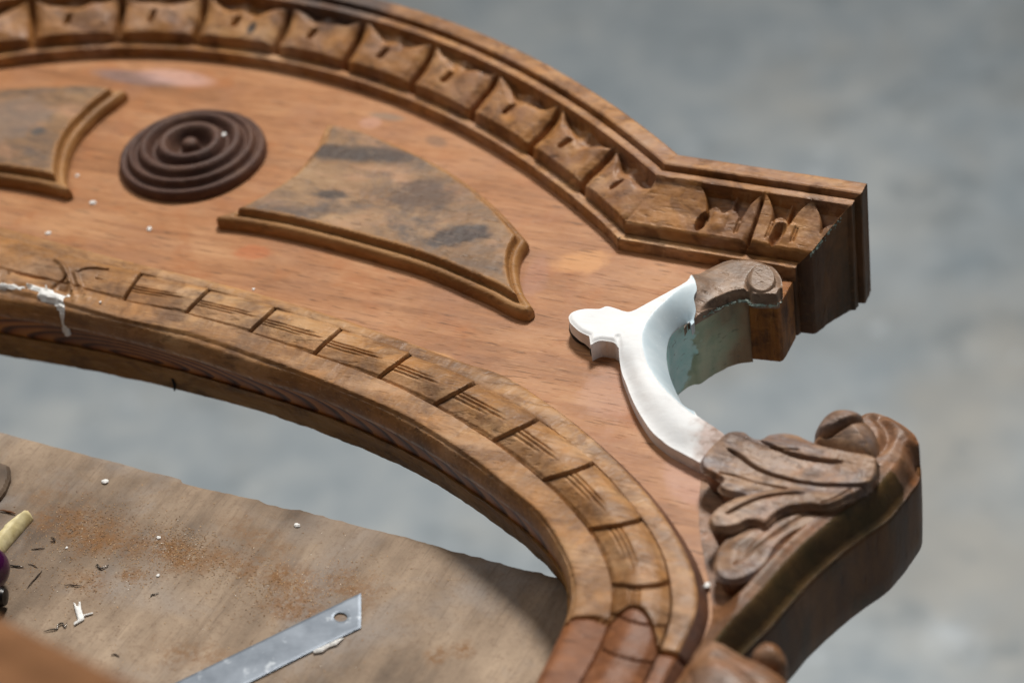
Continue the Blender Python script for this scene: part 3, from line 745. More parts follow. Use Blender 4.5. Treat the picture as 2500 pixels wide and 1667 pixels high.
o = mesh_obj('white_filler', fv, ff, M_CHIP, beaded, True, 50); o['label'] = 'drip of white filler in a crack of the moulding'
WALL_S0 = r3_s((330, 745)); M_WALL = inner_wall_mat()
# inner wall below the lip, and the rougher backing board below that
def wallstrip(name, zt, zb_, off_t, off_b, mat, n=10, rough=.0002):
    V = np.zeros((NSL, n, 3)); pos = np.zeros((NSL, n, 3))
    for j in range(n):
        f = max(0, j-1)/(n-2); z = zt+(zb_-zt)*f
        g = (z+.004)/(ZB+.004); off = W6+(W7-W6)*g*1.0+off_t+(off_b-off_t)*f+(.006 if j == 0 else 0)
        V[:, j, :2] = C3+N3*off[:, None]; V[:, j, 2] = z; pos[:, j, 0] = sS; pos[:, j, 1] = z
    V[:, :, :2] += N3[:, None, :]*(rough*fbm(pos[:, :, 0].ravel(), pos[:, :, 1].ravel()*2, 160)).reshape(NSL, n)[:, :, None]
    W = V.reshape(-1, 3).copy(); W[:, 2] += .0286; F = grid_faces(NSL, n)
    a = W[F[:, 1]]-W[F[:, 0]]; b = W[F[:, 3]]-W[F[:, 0]]; nr = np.cross(a, b)[:, :2]
    if (nr*np.repeat(N3, n, 0)[F[:, 0]]).sum() > 0: F = F[:, ::-1]
    o = mesh_obj(name, W, F, mat, crest, True, 40)
    at_ = o.data.attributes.new('wallpos', 'FLOAT_VECTOR', 'POINT'); at_.data.foreach_set('vector', pos.reshape(-1).astype(np.float32))
    return o
o = wallstrip('inner_wall', -.0058, -.0166, .0012, .0008, M_WALL); o['label'] = 'dark ringed inner edge of the opening'
o = wallstrip('backing_board_edge', -.0164, ZB, .0, -.0001, M_BACK, 10, .0005); o['label'] = 'rough tan edge of the backing board'
CRK = lo(430, 914, -.017)
k0 = np.argmin(((C3+N3*W7[:, None]-lo(432, 950, ZB))**2).sum(1))
# narrow dark crack block set in the board edge
pc = C3[k0]+N3[k0]*(W7[k0]-.0012)
td = np.array([N3[k0][1], -N3[k0][0]])
cv = []
for z in (-.0166, -.021, -.025, ZB):
    wv_ = .0006+.0003*math.sin(z*900)
    for sgn_ in (-1, 1): cv.append((*(pc+td*sgn_*wv_+td*.0004*math.sin(z*700)), z+.0286))
o = mesh_obj('crack', cv, [(0, 1, 3, 2), (2, 3, 5, 4), (4, 5, 7, 6)], simple('crack_dark', (14, 10, 8), .9), crest, False); o['label'] = 'black open crack in the backing board edge'

#MARK panel board
bay_in_px = crop([(1024, 1092), (1008, 1076), (975, 1036), (940, 978), (905, 905), (880, 840), (862, 770), (855, 700), (858, 650), (870, 600), (890, 560), (920, 530), (960, 505), (1000, 490)], 1300, 600, 2.6133)
scroll_front_px = [(1694, 787), (1727, 765), (1765, 745), (1793, 736), (1828, 732)]
bay = LP(bay_in_px, .0005); scf = LP(scroll_front_px, .0006)
k9 = int(np.searchsorted(sl, np.interp(.008, tk, S_END)))
arc_out = (BASE+NRM*.012)[:k9]
n_arc = len(arc_out[::12])
poly = list(arc_out[::12]) + [np.array([np.interp(.008, tk, U_COR)+.002, VB+.009]), np.array([b_end[0]-.004, VB+.010]), np.array([b_end[0]-.004, VB-.003])]
poly += list(LP([(1880, 690), (1828, 715)], 0)) + [scf[i]+np.array([-.001, .002]) for i in (3, 2, 1, 0)] + [p+np.array([-.0012, .0004]) for p in bay[::-1]]
poly += list(LP([(1752, 1100), (1790, 1200), (1800, 1300), (1790, 1420), (1770, 1520), (1730, 1600), (1650, 1740), (1550, 1930)], 0))
inn = (r3+n3*(w0-.0035)[:, None])[::-1]
poly += list(inn[::18]); poly = np.array(poly)
def panel_h(UV, d): return .00016*fbm(UV[:, 0]*.6, UV[:, 1], 60)+.00006*fbm(UV[:, 0]*.3, UV[:, 1], 420)
PV, PF = relief(poly, panel_h, .0016, -.004)
panel = mesh_obj('back_panel', PV, PF, M_PANEL, crest, True, 40); panel['label'] = 'flat sanded reddish panel behind the carvings'
body = []
body += list((BASE+NRM*.030)[:int(np.searchsorted(sl, np.interp(.026, tk, S_END)))][::12]); body += [np.array([b_end[0]-.002, VB+.0305]), np.array([b_end[0]-.004, VB-.002])]
poly2 = [p for p in poly[n_arc+3:-len(inn[::18])]]
body += poly2
body += list((r3+n3*(w6*.0+.004)[:, None])[::-18]); body = np.array(body)
prism(body, ZB, -.0038, name='core_board', mat=M_BACK, parent=crest)

#MARK raised panels
rp_px = crop([(75, 632), (160, 612), (235, 580), (400, 490), (520, 410), (600, 340), (665, 262), (720, 180), (755, 100), (785, 42)], 500, 300, 2.6133)
rp_px2 = crop([(785, 42), (1000, 88), (1200, 162), (1500, 305), (1700, 432), (1900, 602), (2070, 790)], 500, 300, 2.6133)
rp_px3 = crop([(2070, 790), (2025, 860), (2008, 930), (2012, 1010), (2040, 1110), (2105, 1212)], 500, 300, 2.6133)
rp_px4 = crop([(2105, 1212), (2060, 1240), (1800, 1132), (1400, 962), (1000, 842), (600, 738), (300, 680), (160, 662), (75, 655)], 500, 300, 2.6133)
right_poly = np.concatenate([catmull(LP(q, .002), 8)[:-1] for q in (rp_px, rp_px2, rp_px3, rp_px4)])
def mirror(P): 
    Q = np.asarray(P).copy(); Q[:, 0] = -Q[:, 0]; return Q[::-1]
# left one is its mirror image about the rosette; traced edge corrected to where the photograph shows it
dx = lo(172, 478, .002)-mirror(right_poly)[np.argmin(np.abs(mirror(right_poly)-(-lo(529, 545, .002)*[1, -1])).sum(1))]
left_poly = mirror(right_poly)
shift = LP([(172, 476)], .002)[0]-(lo(529, 546, .002)*np.array([-1, 1]))
left_poly = left_poly+shift*.8
RZ = np.array([(0, .0026), (.0003, .0038), (.0010, .0050), (.0020, .0055), (.0029, .0053), (.0034, .0047), (.0038, .0052), (.0042, .0080), (.0049, .0086), (.008, .0086), (.03, .0088)])
def raised(poly, name, label):
    t = empty(name, (0, 0, 0)); t.parent = crest
    def h(UV, d): return np.interp(d, RZ[:, 0], RZ[:, 1])+.00018*fbm(UV[:, 0], UV[:, 1], 180)
    V, F = relief(poly, h, .00034, -.001)
    # top field and moulded edge as their own meshes
    P = np.asarray(poly); d, _ = pl_dist(V[:, :2], P, True)
    fd = d[F].mean(1); top = fd > .0041
    bpy.data.objects.remove(t)
    rimv = 1-sm(.0044, .0064, d+.0012*fbm(V[:, 0], V[:, 1], 240))
    def put(o, F):
        a_ = o.data.attributes.new('rim', 'FLOAT', 'POINT'); a_.data.foreach_set('value', rimv[np.unique(F)].astype(np.float32)); return o
    e = put(mesh_obj(name, *sub(V, F[~top]), M_RAISED, crest, True, 40), F[~top]); e['label'] = label
    f = put(mesh_obj('panel_field', *sub(V, F[top]), M_RAISED, e, True, 40), F[top])
    return e
raised(right_poly, 'raised_panel', 'fin shaped raised panel right of the rosette, field stained grey')
raised(left_poly, 'raised_panel', 'fin shaped raised panel left of the rosette, cut by the picture edge')

#MARK rosette
RR = .0513*CAMH
prof = [(0, .0096), (.04, .0097), (.08, .0092), (.115, .0076), (.135, .0048), (.155, .0030), (.20, .0032), (.25, .0056), (.29, .0082), (.33, .0098), (.37, .0102), (.41, .0098), (.445, .0082), (.47, .0064), (.50, .0058), (.53, .0064), (.57, .0084), (.61, .0096), (.65, .0096),
        (.69, .0086), (.715, .0068), (.735, .0060), (.76, .0062), (.79, .0072), (.82, .0074), (.85, .0066), (.875, .0046), (.895, .0040), (.92, .0044), (.95, .0046), (.98, .0038), (.995, .0024), (1.0, .0010), (1.0, -.0008)]
pr = catmull(np.array(prof), 4); NA = 160
rv_ = pr[:, 0]*RR; an = np.linspace(0, 2*np.pi, NA, endpoint=False)
V = np.stack([np.outer(rv_, np.cos(an)), np.outer(rv_, np.sin(an)), np.repeat(pr[:, 1][:, None], NA, 1)], -1)
V[:, :, 2] += .00012*fbm(V[:, :, 0].ravel(), V[:, :, 1].ravel(), 300).reshape(V.shape[:2])
i = np.arange(len(rv_)*NA).reshape(len(rv_), NA); F = np.stack([i[:-1], np.roll(i, -1, 1)[:-1], np.roll(i, -1, 1)[1:], i[1:]], -1).reshape(-1, 4)
W = V.reshape(-1, 3); W[:, 2] += .0286; c0 = lo(472, 383, .001); W[:, :2] += c0
F = fix_up(W, F)
ros = mesh_obj('rosette', W, F, M_ROS, crest, True); ros['label'] = 'dark turned rosette of concentric rings'

#MARK plaster repair ring
crest_px = crop([(1015, 215), (940, 262), (870, 330), (810, 385), (760, 440), (722, 500), (700, 560), (700, 620), (710, 680), (730, 745), (760, 800), (800, 862), (850, 920), (905, 972), (960, 1020), (1015, 1064), (1040, 1082)], 1300, 600, 2.6133)
out_up_px = crop([(230, 452), (238, 432), (260, 415), (330, 397), (430, 395), (470, 380), (530, 392), (575, 408), (612, 415), (650, 404), (700, 378), (850, 297), (1010, 213)], 1300, 600, 2.6133)
out_lo_px = crop([(230, 452), (238, 480), (262, 508), (300, 540), (362, 570), (370, 625), (395, 610), (430, 598), (480, 602), (520, 610), (552, 640)], 1300, 600, 2.6133)
out_lo2_px = crop([(552, 640), (556, 700), (562, 780), (578, 850), (600, 905), (630, 985), (660, 1050), (710, 1135), (765, 1212), (830, 1270), (880, 1308), (960, 1350), (1060, 1405)], 1300, 600, 2.6133)
ZC = .0088
cr = catmull(LP(crest_px, ZC), 5)
up_ = catmull(LP(out_up_px, ZC-.0006), 5); lw = LP(out_lo_px, ZC-.0006); lw2 = catmull(LP([(x, y) for x, y in out_lo2_px], .0030), 5)
lw = np.r_[catmull(lw[:5], 5), catmull(lw[4:6], 3), catmull(lw[5:], 5)]
bays = catmull(bay, 5)           # inner edge, from lower right to upper right (lower -> upper)
jag = LP(crop([(1018, 215), (1042, 262), (1050, 300), (1030, 330), (1040, 380), (1024, 420), (1030, 450), (1000, 490)], 1300, 600, 2.6133), .006)
RINGEXT = np.r_[LP(crop([(1046, 1084), (1085, 1112), (1150, 1150), (1210, 1186), (1260, 1230)], 1300, 600, 2.6133), ZC-.0004), LP(crop([(1240, 1330), (1150, 1440)], 1300, 600, 2.6133), .003)]
ring = np.concatenate([up_[::-1][:-1] if False else up_[:-1], catmull(jag, 3)[:-1], bays[::-1][:-1], RINGEXT, lw2[::-1][:-1], lw[::-1][:-1]])
bevpoly = np.r_[cr, bays, catmull(jag, 3)[::-1]]
def smooth_w(UV):
    px = local_to_px(UV, .006); return sm(835, 900, px[:, 1])
def ring_h(UV, d):
    di, _ = pl_dist(UV, bays); dcr, _ = pl_dist(UV, cr); inb = inside(UV, bevpoly); dbp, _ = pl_dist(UV, bevpoly, True); inb |= dbp < .0007
    do, _ = pl_dist(UV, lw2)
    zb_ = .0004+(ZC-.0004)*(1-(1-np.clip(di/(di+dcr+1e-9), 0, 1))**1.45)
    wl = smooth_w(UV)
    f = dcr/(dcr+do+1e-9)
    zo = ZC-.0002*sm(0, .006, dcr)-(.0036*sm(.2, 1.0, f)**1.5)*wl
    zo = zo-.0009*(1-sm(0, .0016, d))*(1-wl)
    z = np.where(inb, zb_, zo)
    return z+.00010*fbm(UV[:, 0], UV[:, 1], 160)
def ring_side(UV):
    px = local_to_px(UV, .004)
    wl = sm(832, 850, px[:, 1]); x = sm(1545, 1570, px[:, 0])
    di, _ = pl_dist(UV, bays)
    z = .0030-.0040*np.clip(wl+x, 0, 1)
    return np.where(di < .0008, -.0001, z)
RV_, RF_ = relief(ring, ring_h, .00040, ring_side)
fcent = RV_[RF_].mean(1)
inb = inside(fcent[:, :2], bevpoly) & (RV_[RF_][:, :, 2].min(1) > .0270)
dcr_, _ = pl_dist(fcent[:, :2], cr)
o = mesh_obj('repair_ring', *sub(RV_, RF_[~inb]), M_PLAST, crest, True, 35); o['label'] = 'smooth white putty repair with a leaf shaped tab'
o2 = mesh_obj('primed_bevel', *sub(RV_, RF_[inb]), M_PRIM, o, True, 35); o2['label'] = 'pale blue grey bevel on the inner side of the repair'
tab = np.r_[lw, up_[:30]]
underlay = LP(crop([(236, 500), (240, 540), (262, 585), (300, 612), (362, 638), (374, 690), (400, 688), (500, 668), (548, 676), (560, 640), (560, 560), (480, 520), (380, 480), (280, 460)], 1300, 600, 2.6133), .001)
V, F = relief(catmull(underlay, 4, True), lambda UV, d: .0028+.0006*fbm(UV[:, 0], UV[:, 1], 500)-.0014*(1-sm(0, .001, d)), .0004, -.0005)
r_ = mesh_obj('black_underlay', V, F, M_DARK, crest, True, 40); r_['label'] = 'black grainy sheet under the putty tab'  # dark grainy sheet closing the space below the tab
# wall of the bay under ring and scroll
bw = np.r_[resample(catmull(bay, 6), 120)[:-1], resample(np.r_[bay[-1:], scf], 60)]
bw = resample(smooth(bw, 3), 170); nzb = 22
V = np.zeros((len(bw), nzb, 3))
ctr = bw.mean(0)+np.array([.02, 0])
tb = np.gradient(bw, axis=0); tb /= np.linalg.norm(tb, axis=1)[:, None]; nb = np.c_[-tb[:, 1], tb[:, 0]]
if (nb*(bw-(bw.mean(0)))).sum() < 0: nb = -nb
for j in range(nzb):
    f = j/(nzb-1); V[:, j, :2] = bw+nb*(.0001-.0006*f); V[:, j, 2] = .0003+(ZB-.0003)*f
V[:, :, :2] += nb[:, None, :]*(.0003*fbm(np.repeat(np.arange(len(bw))*.0006, nzb), V[:, :, 2].ravel(), 220)).reshape(len(bw), nzb)[:, :, None]
W = V.reshape(-1, 3); W[:, 2] += .0286
o = mesh_obj('bay_wall', W, grid_faces(len(bw), nzb), M_BAY, crest, True); o['label'] = 'curved bay wall with worn green and turquoise paint'

#MARK upper scroll
top_px = crop([(200, 345), (330, 262), (450, 200), (600, 130), (720, 98), (850, 80), (960, 80), (1050, 98), (1130, 125), (1200, 162), (1270, 220), (1320, 285), (1350, 350), (1362, 420)], 1650, 620, 5.227)
front_px = crop([(1366, 560), (1300, 640), (1200, 640), (1050, 640), (975, 630), (945, 612), (935, 588), (850, 580), (750, 598), (650, 630), (520, 692), (400, 762), (250, 850), (150, 922), (118, 952)], 1650, 620, 5.227)
jag_px = crop([(150, 915), (225, 770), (240, 700), (262, 600), (250, 520), (320, 470), (245, 420)], 1650, 620, 5.227)
tp = catmull(LP(top_px, .0035), 5); fr = catmull(LP(front_px, .0008), 5); jg = LP([(x-9, y+5) for x, y in jag_px], .003)
scp = np.concatenate([tp, fr, jg])
vol_c = LP(crop([(1085, 318)], 1650, 620, 5.227), .0062)[0]
frl = catmull(LP(front_px[6:], -.003), 5)
step = catmull(LP(crop([(920, 470), (915, 400), (935, 320), (980, 240), (1060, 170)], 1650, 620, 5.227), .005), 5)
def scroll_h(UV, d):
    df, _ = pl_dist(UV, fr); dt_, _ = pl_dist(UV, tp)
    z = .0050-.0008*(1-sm(0, .0035, dt_))**2
    z = z-.0040*(1-sm(.0002, .0015, df))-.0003*(1-sm(.0015, .006, df))
    e = UV-vol_c; ey = e@np.array([-.4758, .8795]); ex_ = e@np.array([.8795, .4758]); r = np.hypot(ex_/.0052, (ey+.0004)/.0062)
    cap = .0074+.30*ey
    z = np.where(r < 1.35, np.minimum(cap, .0086)*(1-sm(.93, 1.04, r))+z*sm(.93, 1.04, r), z)
    ds, _ = pl_dist(UV, step); z = z-.0012*np.exp(-(ds/.0008)**2)
    di, _ = pl_dist(UV, bays); dcr, _ = pl_dist(UV, cr); dj, _ = pl_dist(UV, jg)
    zr = .0004+(ZC-.0004)*np.clip(di/(di+dcr+1e-9), 0, 1)**.85
    k = sm(.002, .010, dj); z = z*k+(zr-.0005)*(1-k)
    return z+.00010*fbm(UV[:, 0], UV[:, 1], 260)
V, F = relief(scp, scroll_h, .00026, -.0012)
o = mesh_obj('upper_scroll', V, F, M_SCROLL, crest, True, 40); o['label'] = 'grey brown scroll with a round flat end'
upper = o
blk = LP(crop([(940, 640), (1290, 655), (1362, 620), (1362, 500), (1250, 330), (950, 420)], 1650, 620, 5.227), -.004)
q0, q1, q2 = LP(crop([(948, 640), (1288, 668), (1366, 600)], 1650, 620, 5.227), -.0002)
q0 = q0+np.array([-.0008, .0002])
blkp = np.array([q0, q1, q1+(q2-q1)*.35+np.array([.0005, 0]), q2, q2+np.array([0., .012]), q0+np.array([-.0012, .012])])
o = prism(blkp, ZB+.0018, .0004, name='scroll_block', mat=M_RAW, parent=upper, bevel=.0006); o['label'] = 'raw broken orange wood face under the scroll end'
# chipped paint line at the step
cl = np.r_[LP(crop([(300, 830), (400, 765), (520, 695), (650, 640), (750, 610), (850, 590), (930, 590)], 1650, 620, 5.227), .0006), LP(crop([(960, 640), (1060, 648), (1200, 640), (1290, 640), (1350, 560)], 1650, 620, 5.227), .0006)]
cl = resample(cl, 90); vv, ff_ = [], []
for i_, p in enumerate(cl):
    if RNG.random() < .25: continue
    r = RNG.uniform(.0003, .0008); n0 = len(vv)
    for d in ((1, 0, 0), (-1, 0, .1), (0, 1, 0), (0, -1, 0), (0, .1, 1), (0, 0, -1)):
        vv.append((p[0]+d[0]*r*1.5, p[1]-.0003+d[1]*r*.7+RNG.normal(0, .0002), .0004+.0286+d[2]*r*.6+RNG.normal(0, .0003)))
    for f in ((0, 2, 4), (2, 1, 4), (1, 3, 4), (3, 0, 4), (2, 0, 5), (1, 2, 5), (3, 1, 5), (0, 3, 5)): ff_.append([n0+q_ for q_ in f])
o = mesh_obj('flaked_paint', vv, ff_, bpy.data.materials['pale_green_flakes'], upper, False); o['label'] = 'pale chipped paint line under the scroll'

#MARK acanthus bracket
AC = lambda pts: crop(pts, 1600, 950, 2.1875)
E_px = AC([(1418, 430), (1405, 490), (1370, 540), (1310, 620), (1250, 690), (1150, 762), (1050, 832), (950, 915), (850, 1002), (725, 1140), (600, 1282), (480, 1400), (380, 1500), (280, 1640), (150, 1800)])
back_px = AC([(1418, 430), (1405, 350), (1340, 262), (1250, 188), (1150, 148), (1040, 200), (900, 262), (760, 258), (600, 290), (480, 262), (380, 270), (300, 330), (250, 400)])
left_px = AC([(250, 400), (235, 520), (232, 700), (262, 900), (290, 1050), (300, 1200), (262, 1300), (200, 1400), (90, 1560), (-60, 1760)])
Ec = catmull(LP(E_px, -.0020), 6); Bc = catmull(np.array([lo(x, y, z) for (x, y), z in zip(back_px, [-.002, -.001, .001, .003]+[.004]*20)]), 5); Lc = catmull(LP(left_px, .002), 5)
acp = np.concatenate([Ec[::-1][:-1], Bc[:-1], Lc[:-1]])
rimc = catmull(LP(AC([(1185, 170), (1225, 215), (1242, 270), (1225, 320), (1185, 358)]), .006), 5)
def body_h(UV, d):
    dE, _ = pl_dist(UV, Ec); dB, _ = pl_dist(UV, Bc); dL, _ = pl_dist(UV, Lc)
    z = -.0020+.0098*sm(0, .0060, dE)+.0012*sm(.005, .010, dE)
    px = local_to_px(UV, .006); mk = sm(2090, 1960, px[:, 0])*sm(1500, 1440, px[:, 1])
    z = z-.0088*sm(.0098, .0150, dE)*mk
    z = z-.0030*(1-sm(0, .004, dB))
    dr, _ = pl_dist(UV, rimc); z = z-.0030*np.exp(-(dr/.0018)**2)
    z = np.minimum(z, .0006+.9*dL)
    # raised rounded roll near the outer edge
    z = z-.0006*np.exp(-((dE-.0018)/.0006)**2)
    return z+.00025*fbm(UV[:, 0], UV[:, 1], 160)
def ac_side(UV):
    dE, _ = pl_dist(UV, Ec); return np.where(dE < .0012, -.0030, -.0345)
V, F = relief(acp, body_h, .0005, ac_side)
brk = mesh_obj('acanthus_bracket', V, F, M_NECK, crest, True, 45); brk['label'] = 'scrolled corner bracket carved with an acanthus leaf'
nb_ = len(V)
# two tone: olive bevel along the outer edge
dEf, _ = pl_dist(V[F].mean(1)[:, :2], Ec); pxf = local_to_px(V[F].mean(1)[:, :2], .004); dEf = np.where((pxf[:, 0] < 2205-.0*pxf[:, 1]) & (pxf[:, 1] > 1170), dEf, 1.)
bpy.data.objects.remove(brk)
brk = mesh_obj('acanthus_bracket', *sub(V, F[dEf > .0062]), M_BRK, crest, True, 45); brk['label'] = 'scrolled corner bracket carved with an acanthus leaf'
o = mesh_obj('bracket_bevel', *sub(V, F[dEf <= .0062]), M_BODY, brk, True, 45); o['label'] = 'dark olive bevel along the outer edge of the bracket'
# deep side face
sidec = np.concatenate([Ec[::-1], Bc[1:5]]); sidec = resample(smooth(resample(sidec, 300), 12), 260)
ts = np.gradient(sidec, axis=0); ts /= np.linalg.norm(ts, axis=1)[:, None]; ns = np.c_[ts[:, 1], -ts[:, 0]]
if (ns*(sidec-acp.mean(0))).sum() < 0: ns = -ns
zs = [-.0016, -.0020, -.0026, -.0040, -.010, -.018, -.026, -.0335, -.0352]; ob = [-.0012, -.0003, .0002, .0003, .0004, .0004, .0004, .0002, -.0006]
V = np.zeros((len(sidec), len(zs), 3))
for j, (z, off) in enumerate(zip(zs, ob)): V[:, j, :2] = sidec+ns*off; V[:, j, 2] = z
V[:, :, :2] += ns[:, None, :]*(.0003*fbm(np.repeat(np.arange(len(sidec))*.0006, len(zs)), V[:, :, 2].ravel(), 120)).reshape(len(sidec), len(zs))[:, :, None]
W = V.reshape(-1, 3); W[:, 2] += .0286
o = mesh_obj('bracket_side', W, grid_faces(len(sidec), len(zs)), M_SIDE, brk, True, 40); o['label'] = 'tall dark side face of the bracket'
# leaf lobes
def side_of(UV, P, wd):
    _, cp, par = pl_dist(UV, P, False, True); i_ = np.clip((par*(len(P)-1)).astype(int), 0, len(P)-2)
    tn = P[i_+1]-P[i_]; cr_ = tn[:, 0]*(UV[:, 1]-cp[:, 1])-tn[:, 1]*(UV[:, 0]-cp[:, 0]); d = np.linalg.norm(UV-cp, axis=1)
    return np.sign(cr_)*np.exp(-(d/wd)**2)*sm(0, .1, par)*sm(1, .9, par)
def veins(UV, z, lines):
    for pts, zz, wd, dep in lines:
        P = catmull(LP(AC(pts), zz), 6); d, _, par = pl_dist(UV, P, False, True)
        z = z-dep*np.exp(-(d/wd)**2)*sm(0, .06, par)
        if dep > .001: z = z+.0005*side_of(UV, P, .0045)
    return z
VE = [([(470, 262), (560, 300), (660, 330), (760, 335)], .0135, .0004, .0006), ([(330, 430), (430, 450), (560, 490), (700, 510)], .0135, .0004, .0007), ([(880, 600), (960, 570), (1040, 520)], .0130, .0004, .0009), ([(375, 318), (440, 350), (520, 402), (610, 440), (700, 466), (850, 494), (960, 500), (1050, 500), (1130, 492), (1172, 478)], .0135, .00030, .0024),
      ([(558, 268), (620, 310), (700, 345), (780, 364), (850, 374), (930, 386), (995, 390)], .0135, .00034, .0020),
      ([(370, 682), (450, 640), (540, 600), (640, 575), (720, 566), (800, 565)], .0125, .00028, .0013),
      ([(1195, 385), (1190, 430), (1160, 480), (1100, 530), (1060, 552)], .0135, .0005, .0034)]
PA = AC([(1192, 380), (1160, 362), (1090, 350), (900, 312), (820, 272), (770, 240), (720, 225), (650, 224), (590, 238), (555, 266), (528, 262), (505, 240), (490, 226), (440, 222), (400, 230), (320, 280), (262, 325), (236, 370), (240, 405), (264, 428), (336, 464), (350, 478),
         (330, 500), (346, 526), (400, 548), (450, 552), (470, 556), (420, 582), (340, 626), (288, 668), (280, 700), (302, 735), (350, 742), (400, 738), (450, 722), (500, 700), (545, 702), (582, 716), (620, 690), (650, 662), (720, 632), (800, 622), (900, 620), (930, 615), (1060, 552), (1120, 515), (1178, 480), (1196, 420)])
pA = catmull(LP(PA, .0128), 4, True)
ridA = catmull(LP(AC([(300, 370), (480, 440), (700, 500), (900, 520), (1080, 450)]), .013), 5)
hu = catmull(LP(AC([(400, 280), (560, 330), (760, 320), (1000, 350), (1150, 400)]), .013), 5)
hb_ = catmull(LP(AC([(340, 660), (480, 610), (640, 580), (800, 560)]), .013), 5)
def leafA(UV, d):
    z = .0104+.0022*sm(0, .0014, d)
    a, _ = pl_dist(UV, hu); b, _ = pl_dist(UV, hb_)
    z = z+.0020*np.exp(-(a/.006)**2)+.0012*np.exp(-(b/.005)**2)
    notch = catmull(LP(AC([(486, 549), (600, 530), (760, 520), (900, 530)]), .013), 4); e, _, pr_ = pl_dist(UV, notch, False, True)
    z = z-.0016*np.exp(-(e/.0022)**2)*(1-pr_*.7)
    z = veins(UV, z, VE)
    return z+.0003*fbm(UV[:, 0], UV[:, 1], 150)+.00014*fbm(UV[:, 0], UV[:, 1], 600)
A_ = relief(pA, leafA, .00025, .0012, under=.0030)
PC_ = AC([(930, 618), (900, 660), (860, 715), (800, 752), (750, 772), (690, 810), (645, 858), (622, 905), (600, 942), (560, 975), (520, 1000), (475, 1020), (430, 1030), (385, 1030), (348, 1018), (322, 990), (310, 955), (315, 900), (335, 840), (420, 760), (600, 680), (800, 615)])
pC = catmull(LP(PC_, .0080), 4, True)
def leafC(UV, d):
    z = .0072+.0016*sm(0, .0012, d)+.0010*np.exp(-((d-.006)/.003)**2)
    z = veins(UV, z, [([(900, 640), (780, 700), (640, 790), (520, 880), (430, 950)], .008, .0006, .0007)])
    return z+.0003*fbm(UV[:, 0], UV[:, 1], 170)
C_ = relief(pC, leafC, .0003, -.0005, under=.0026)
lf = mesh_obj('acanthus_leaf', *merge(A_, C_), M_LEAF, brk, True, 48); lf['label'] = 'weathered grey brown acanthus leaf with cut veins'
# volute knob
K_px = AC([(838, 268), (836, 215), (855, 165), (885, 128), (925, 104), (970, 95), (1020, 94), (1065, 102), (1110, 122), (1155, 152), (1185, 195), (1196, 240), (1190, 290), (1168, 328), (1130, 348), (1060, 338), (1000, 318), (920, 285)])
pK = catmull(LP(K_px, .0140), 4, True); kc = pK.mean(0)
inK = catmull(LP(AC([(838, 205), (880, 240), (930, 250), (990, 240), (1060, 212), (1105, 178), (1120, 150), (1095, 118)]), .0135), 6)
def knob_h(UV, d):
    z = .0060+.0125*np.sqrt(np.clip(1-(1-np.clip(d/.0105, 0, 1))**2, 0, 1))
    e, _ = pl_dist(UV, inK); z = z-.0030*np.exp(-(e/.0007)**2)+.0010*side_of(UV, inK, .006)
    return z+.0003*fbm(UV[:, 0], UV[:, 1], 200)
V, F = relief(pK, knob_h, .0004, .0010)
kn = mesh_obj('volute_knob', V, F, M_LEAF, brk, True, 50); kn['label'] = 'rounded snail like knob at the scroll end'
# foreground leaf of the neck
D_px = AC([(110, 1640), (150, 1520), (175, 1455), (230, 1372), (300, 1335), (370, 1352), (430, 1385), (490, 1420), (560, 1450), (650, 1500), (720, 1560), (740, 1680), (700, 1800), (400, 1900), (60, 1900)])
pD = catmull(LP(D_px, .005), 4, True)
def leafD(UV, d):
    z = .0005+.0100*np.sqrt(np.clip(1-(1-np.clip(d/.011, 0, 1))**2, 0, 1))
    z = veins(UV, z, [([(300, 1420), (420, 1500), (520, 1600), (560, 1760)], .009, .0010, .0009), ([(180, 1480), (190, 1600), (150, 1700)], .007, .0010, .0010)])
    return z+.0003*fbm(UV[:, 0], UV[:, 1], 150)
D_ = relief(pD, leafD, .0006, -.004)
bud = catmull(LP(AC([(505, 1395), (525, 1350), (566, 1324), (618, 1320), (668, 1345), (698, 1390), (700, 1425), (670, 1452), (600, 1458), (535, 1435)]), .006), 4, True)
def bud_h(UV, d): return .0005+.0072*np.sqrt(np.clip(1-(1-np.clip(d/.0075, 0, 1))**2, 0, 1))
B_ = relief(bud, bud_h, .0005, -.004)
nl = mesh_obj('lower_leaf', *merge(D_, B_), M_BRK, brk, True, 60); nl['label'] = 'blurred rounded leaf and bud at the foot of the bracket'

#MARK bench
ZT = ZB-.0003
b0, b1 = at(0, 1053, ZT), at(1352, 1406, ZT)
ex = (b1-b0)[:2]; ex /= np.linalg.norm(ex); ey = np.array([ex[1], -ex[0]])
BA = math.atan2(ex[1], ex[0])
bench = empty('workbench', (b0[0], b0[1], FLZ), BA)
tag(bench, 'worn greyish wooden workbench board with a ragged sawn edge and sawdust stains', 'workbench')
def bl(x, y, z=ZT):
    p = at(x, y, z)[:2]-b0[:2]; return np.array([p@ex, -(p@ey)])       # local bench coordinates, -y to the viewer
xr = bl(1700, 1500)[0]; xl = -.42
ed = np.linspace(xl, xr, 520)
edy = .0006*fbm(ed, ed*0, 90)+.0009*np.abs(fbm(ed, ed*0+.3, 260))*(.4+sm(.05, .15, ed))-.0010*(vnoise(ed, ed*0, 40) > .28)
step_x = bl(448, 1165)[0]; edy = edy-.0013*sm(step_x-.0005, step_x+.0005, ed)+.0013*sm(step_x+.001, step_x+.05, ed)
bpoly = np.r_[np.c_[ed, edy], [(xr+.001, -.30), (xl, -.30)]]
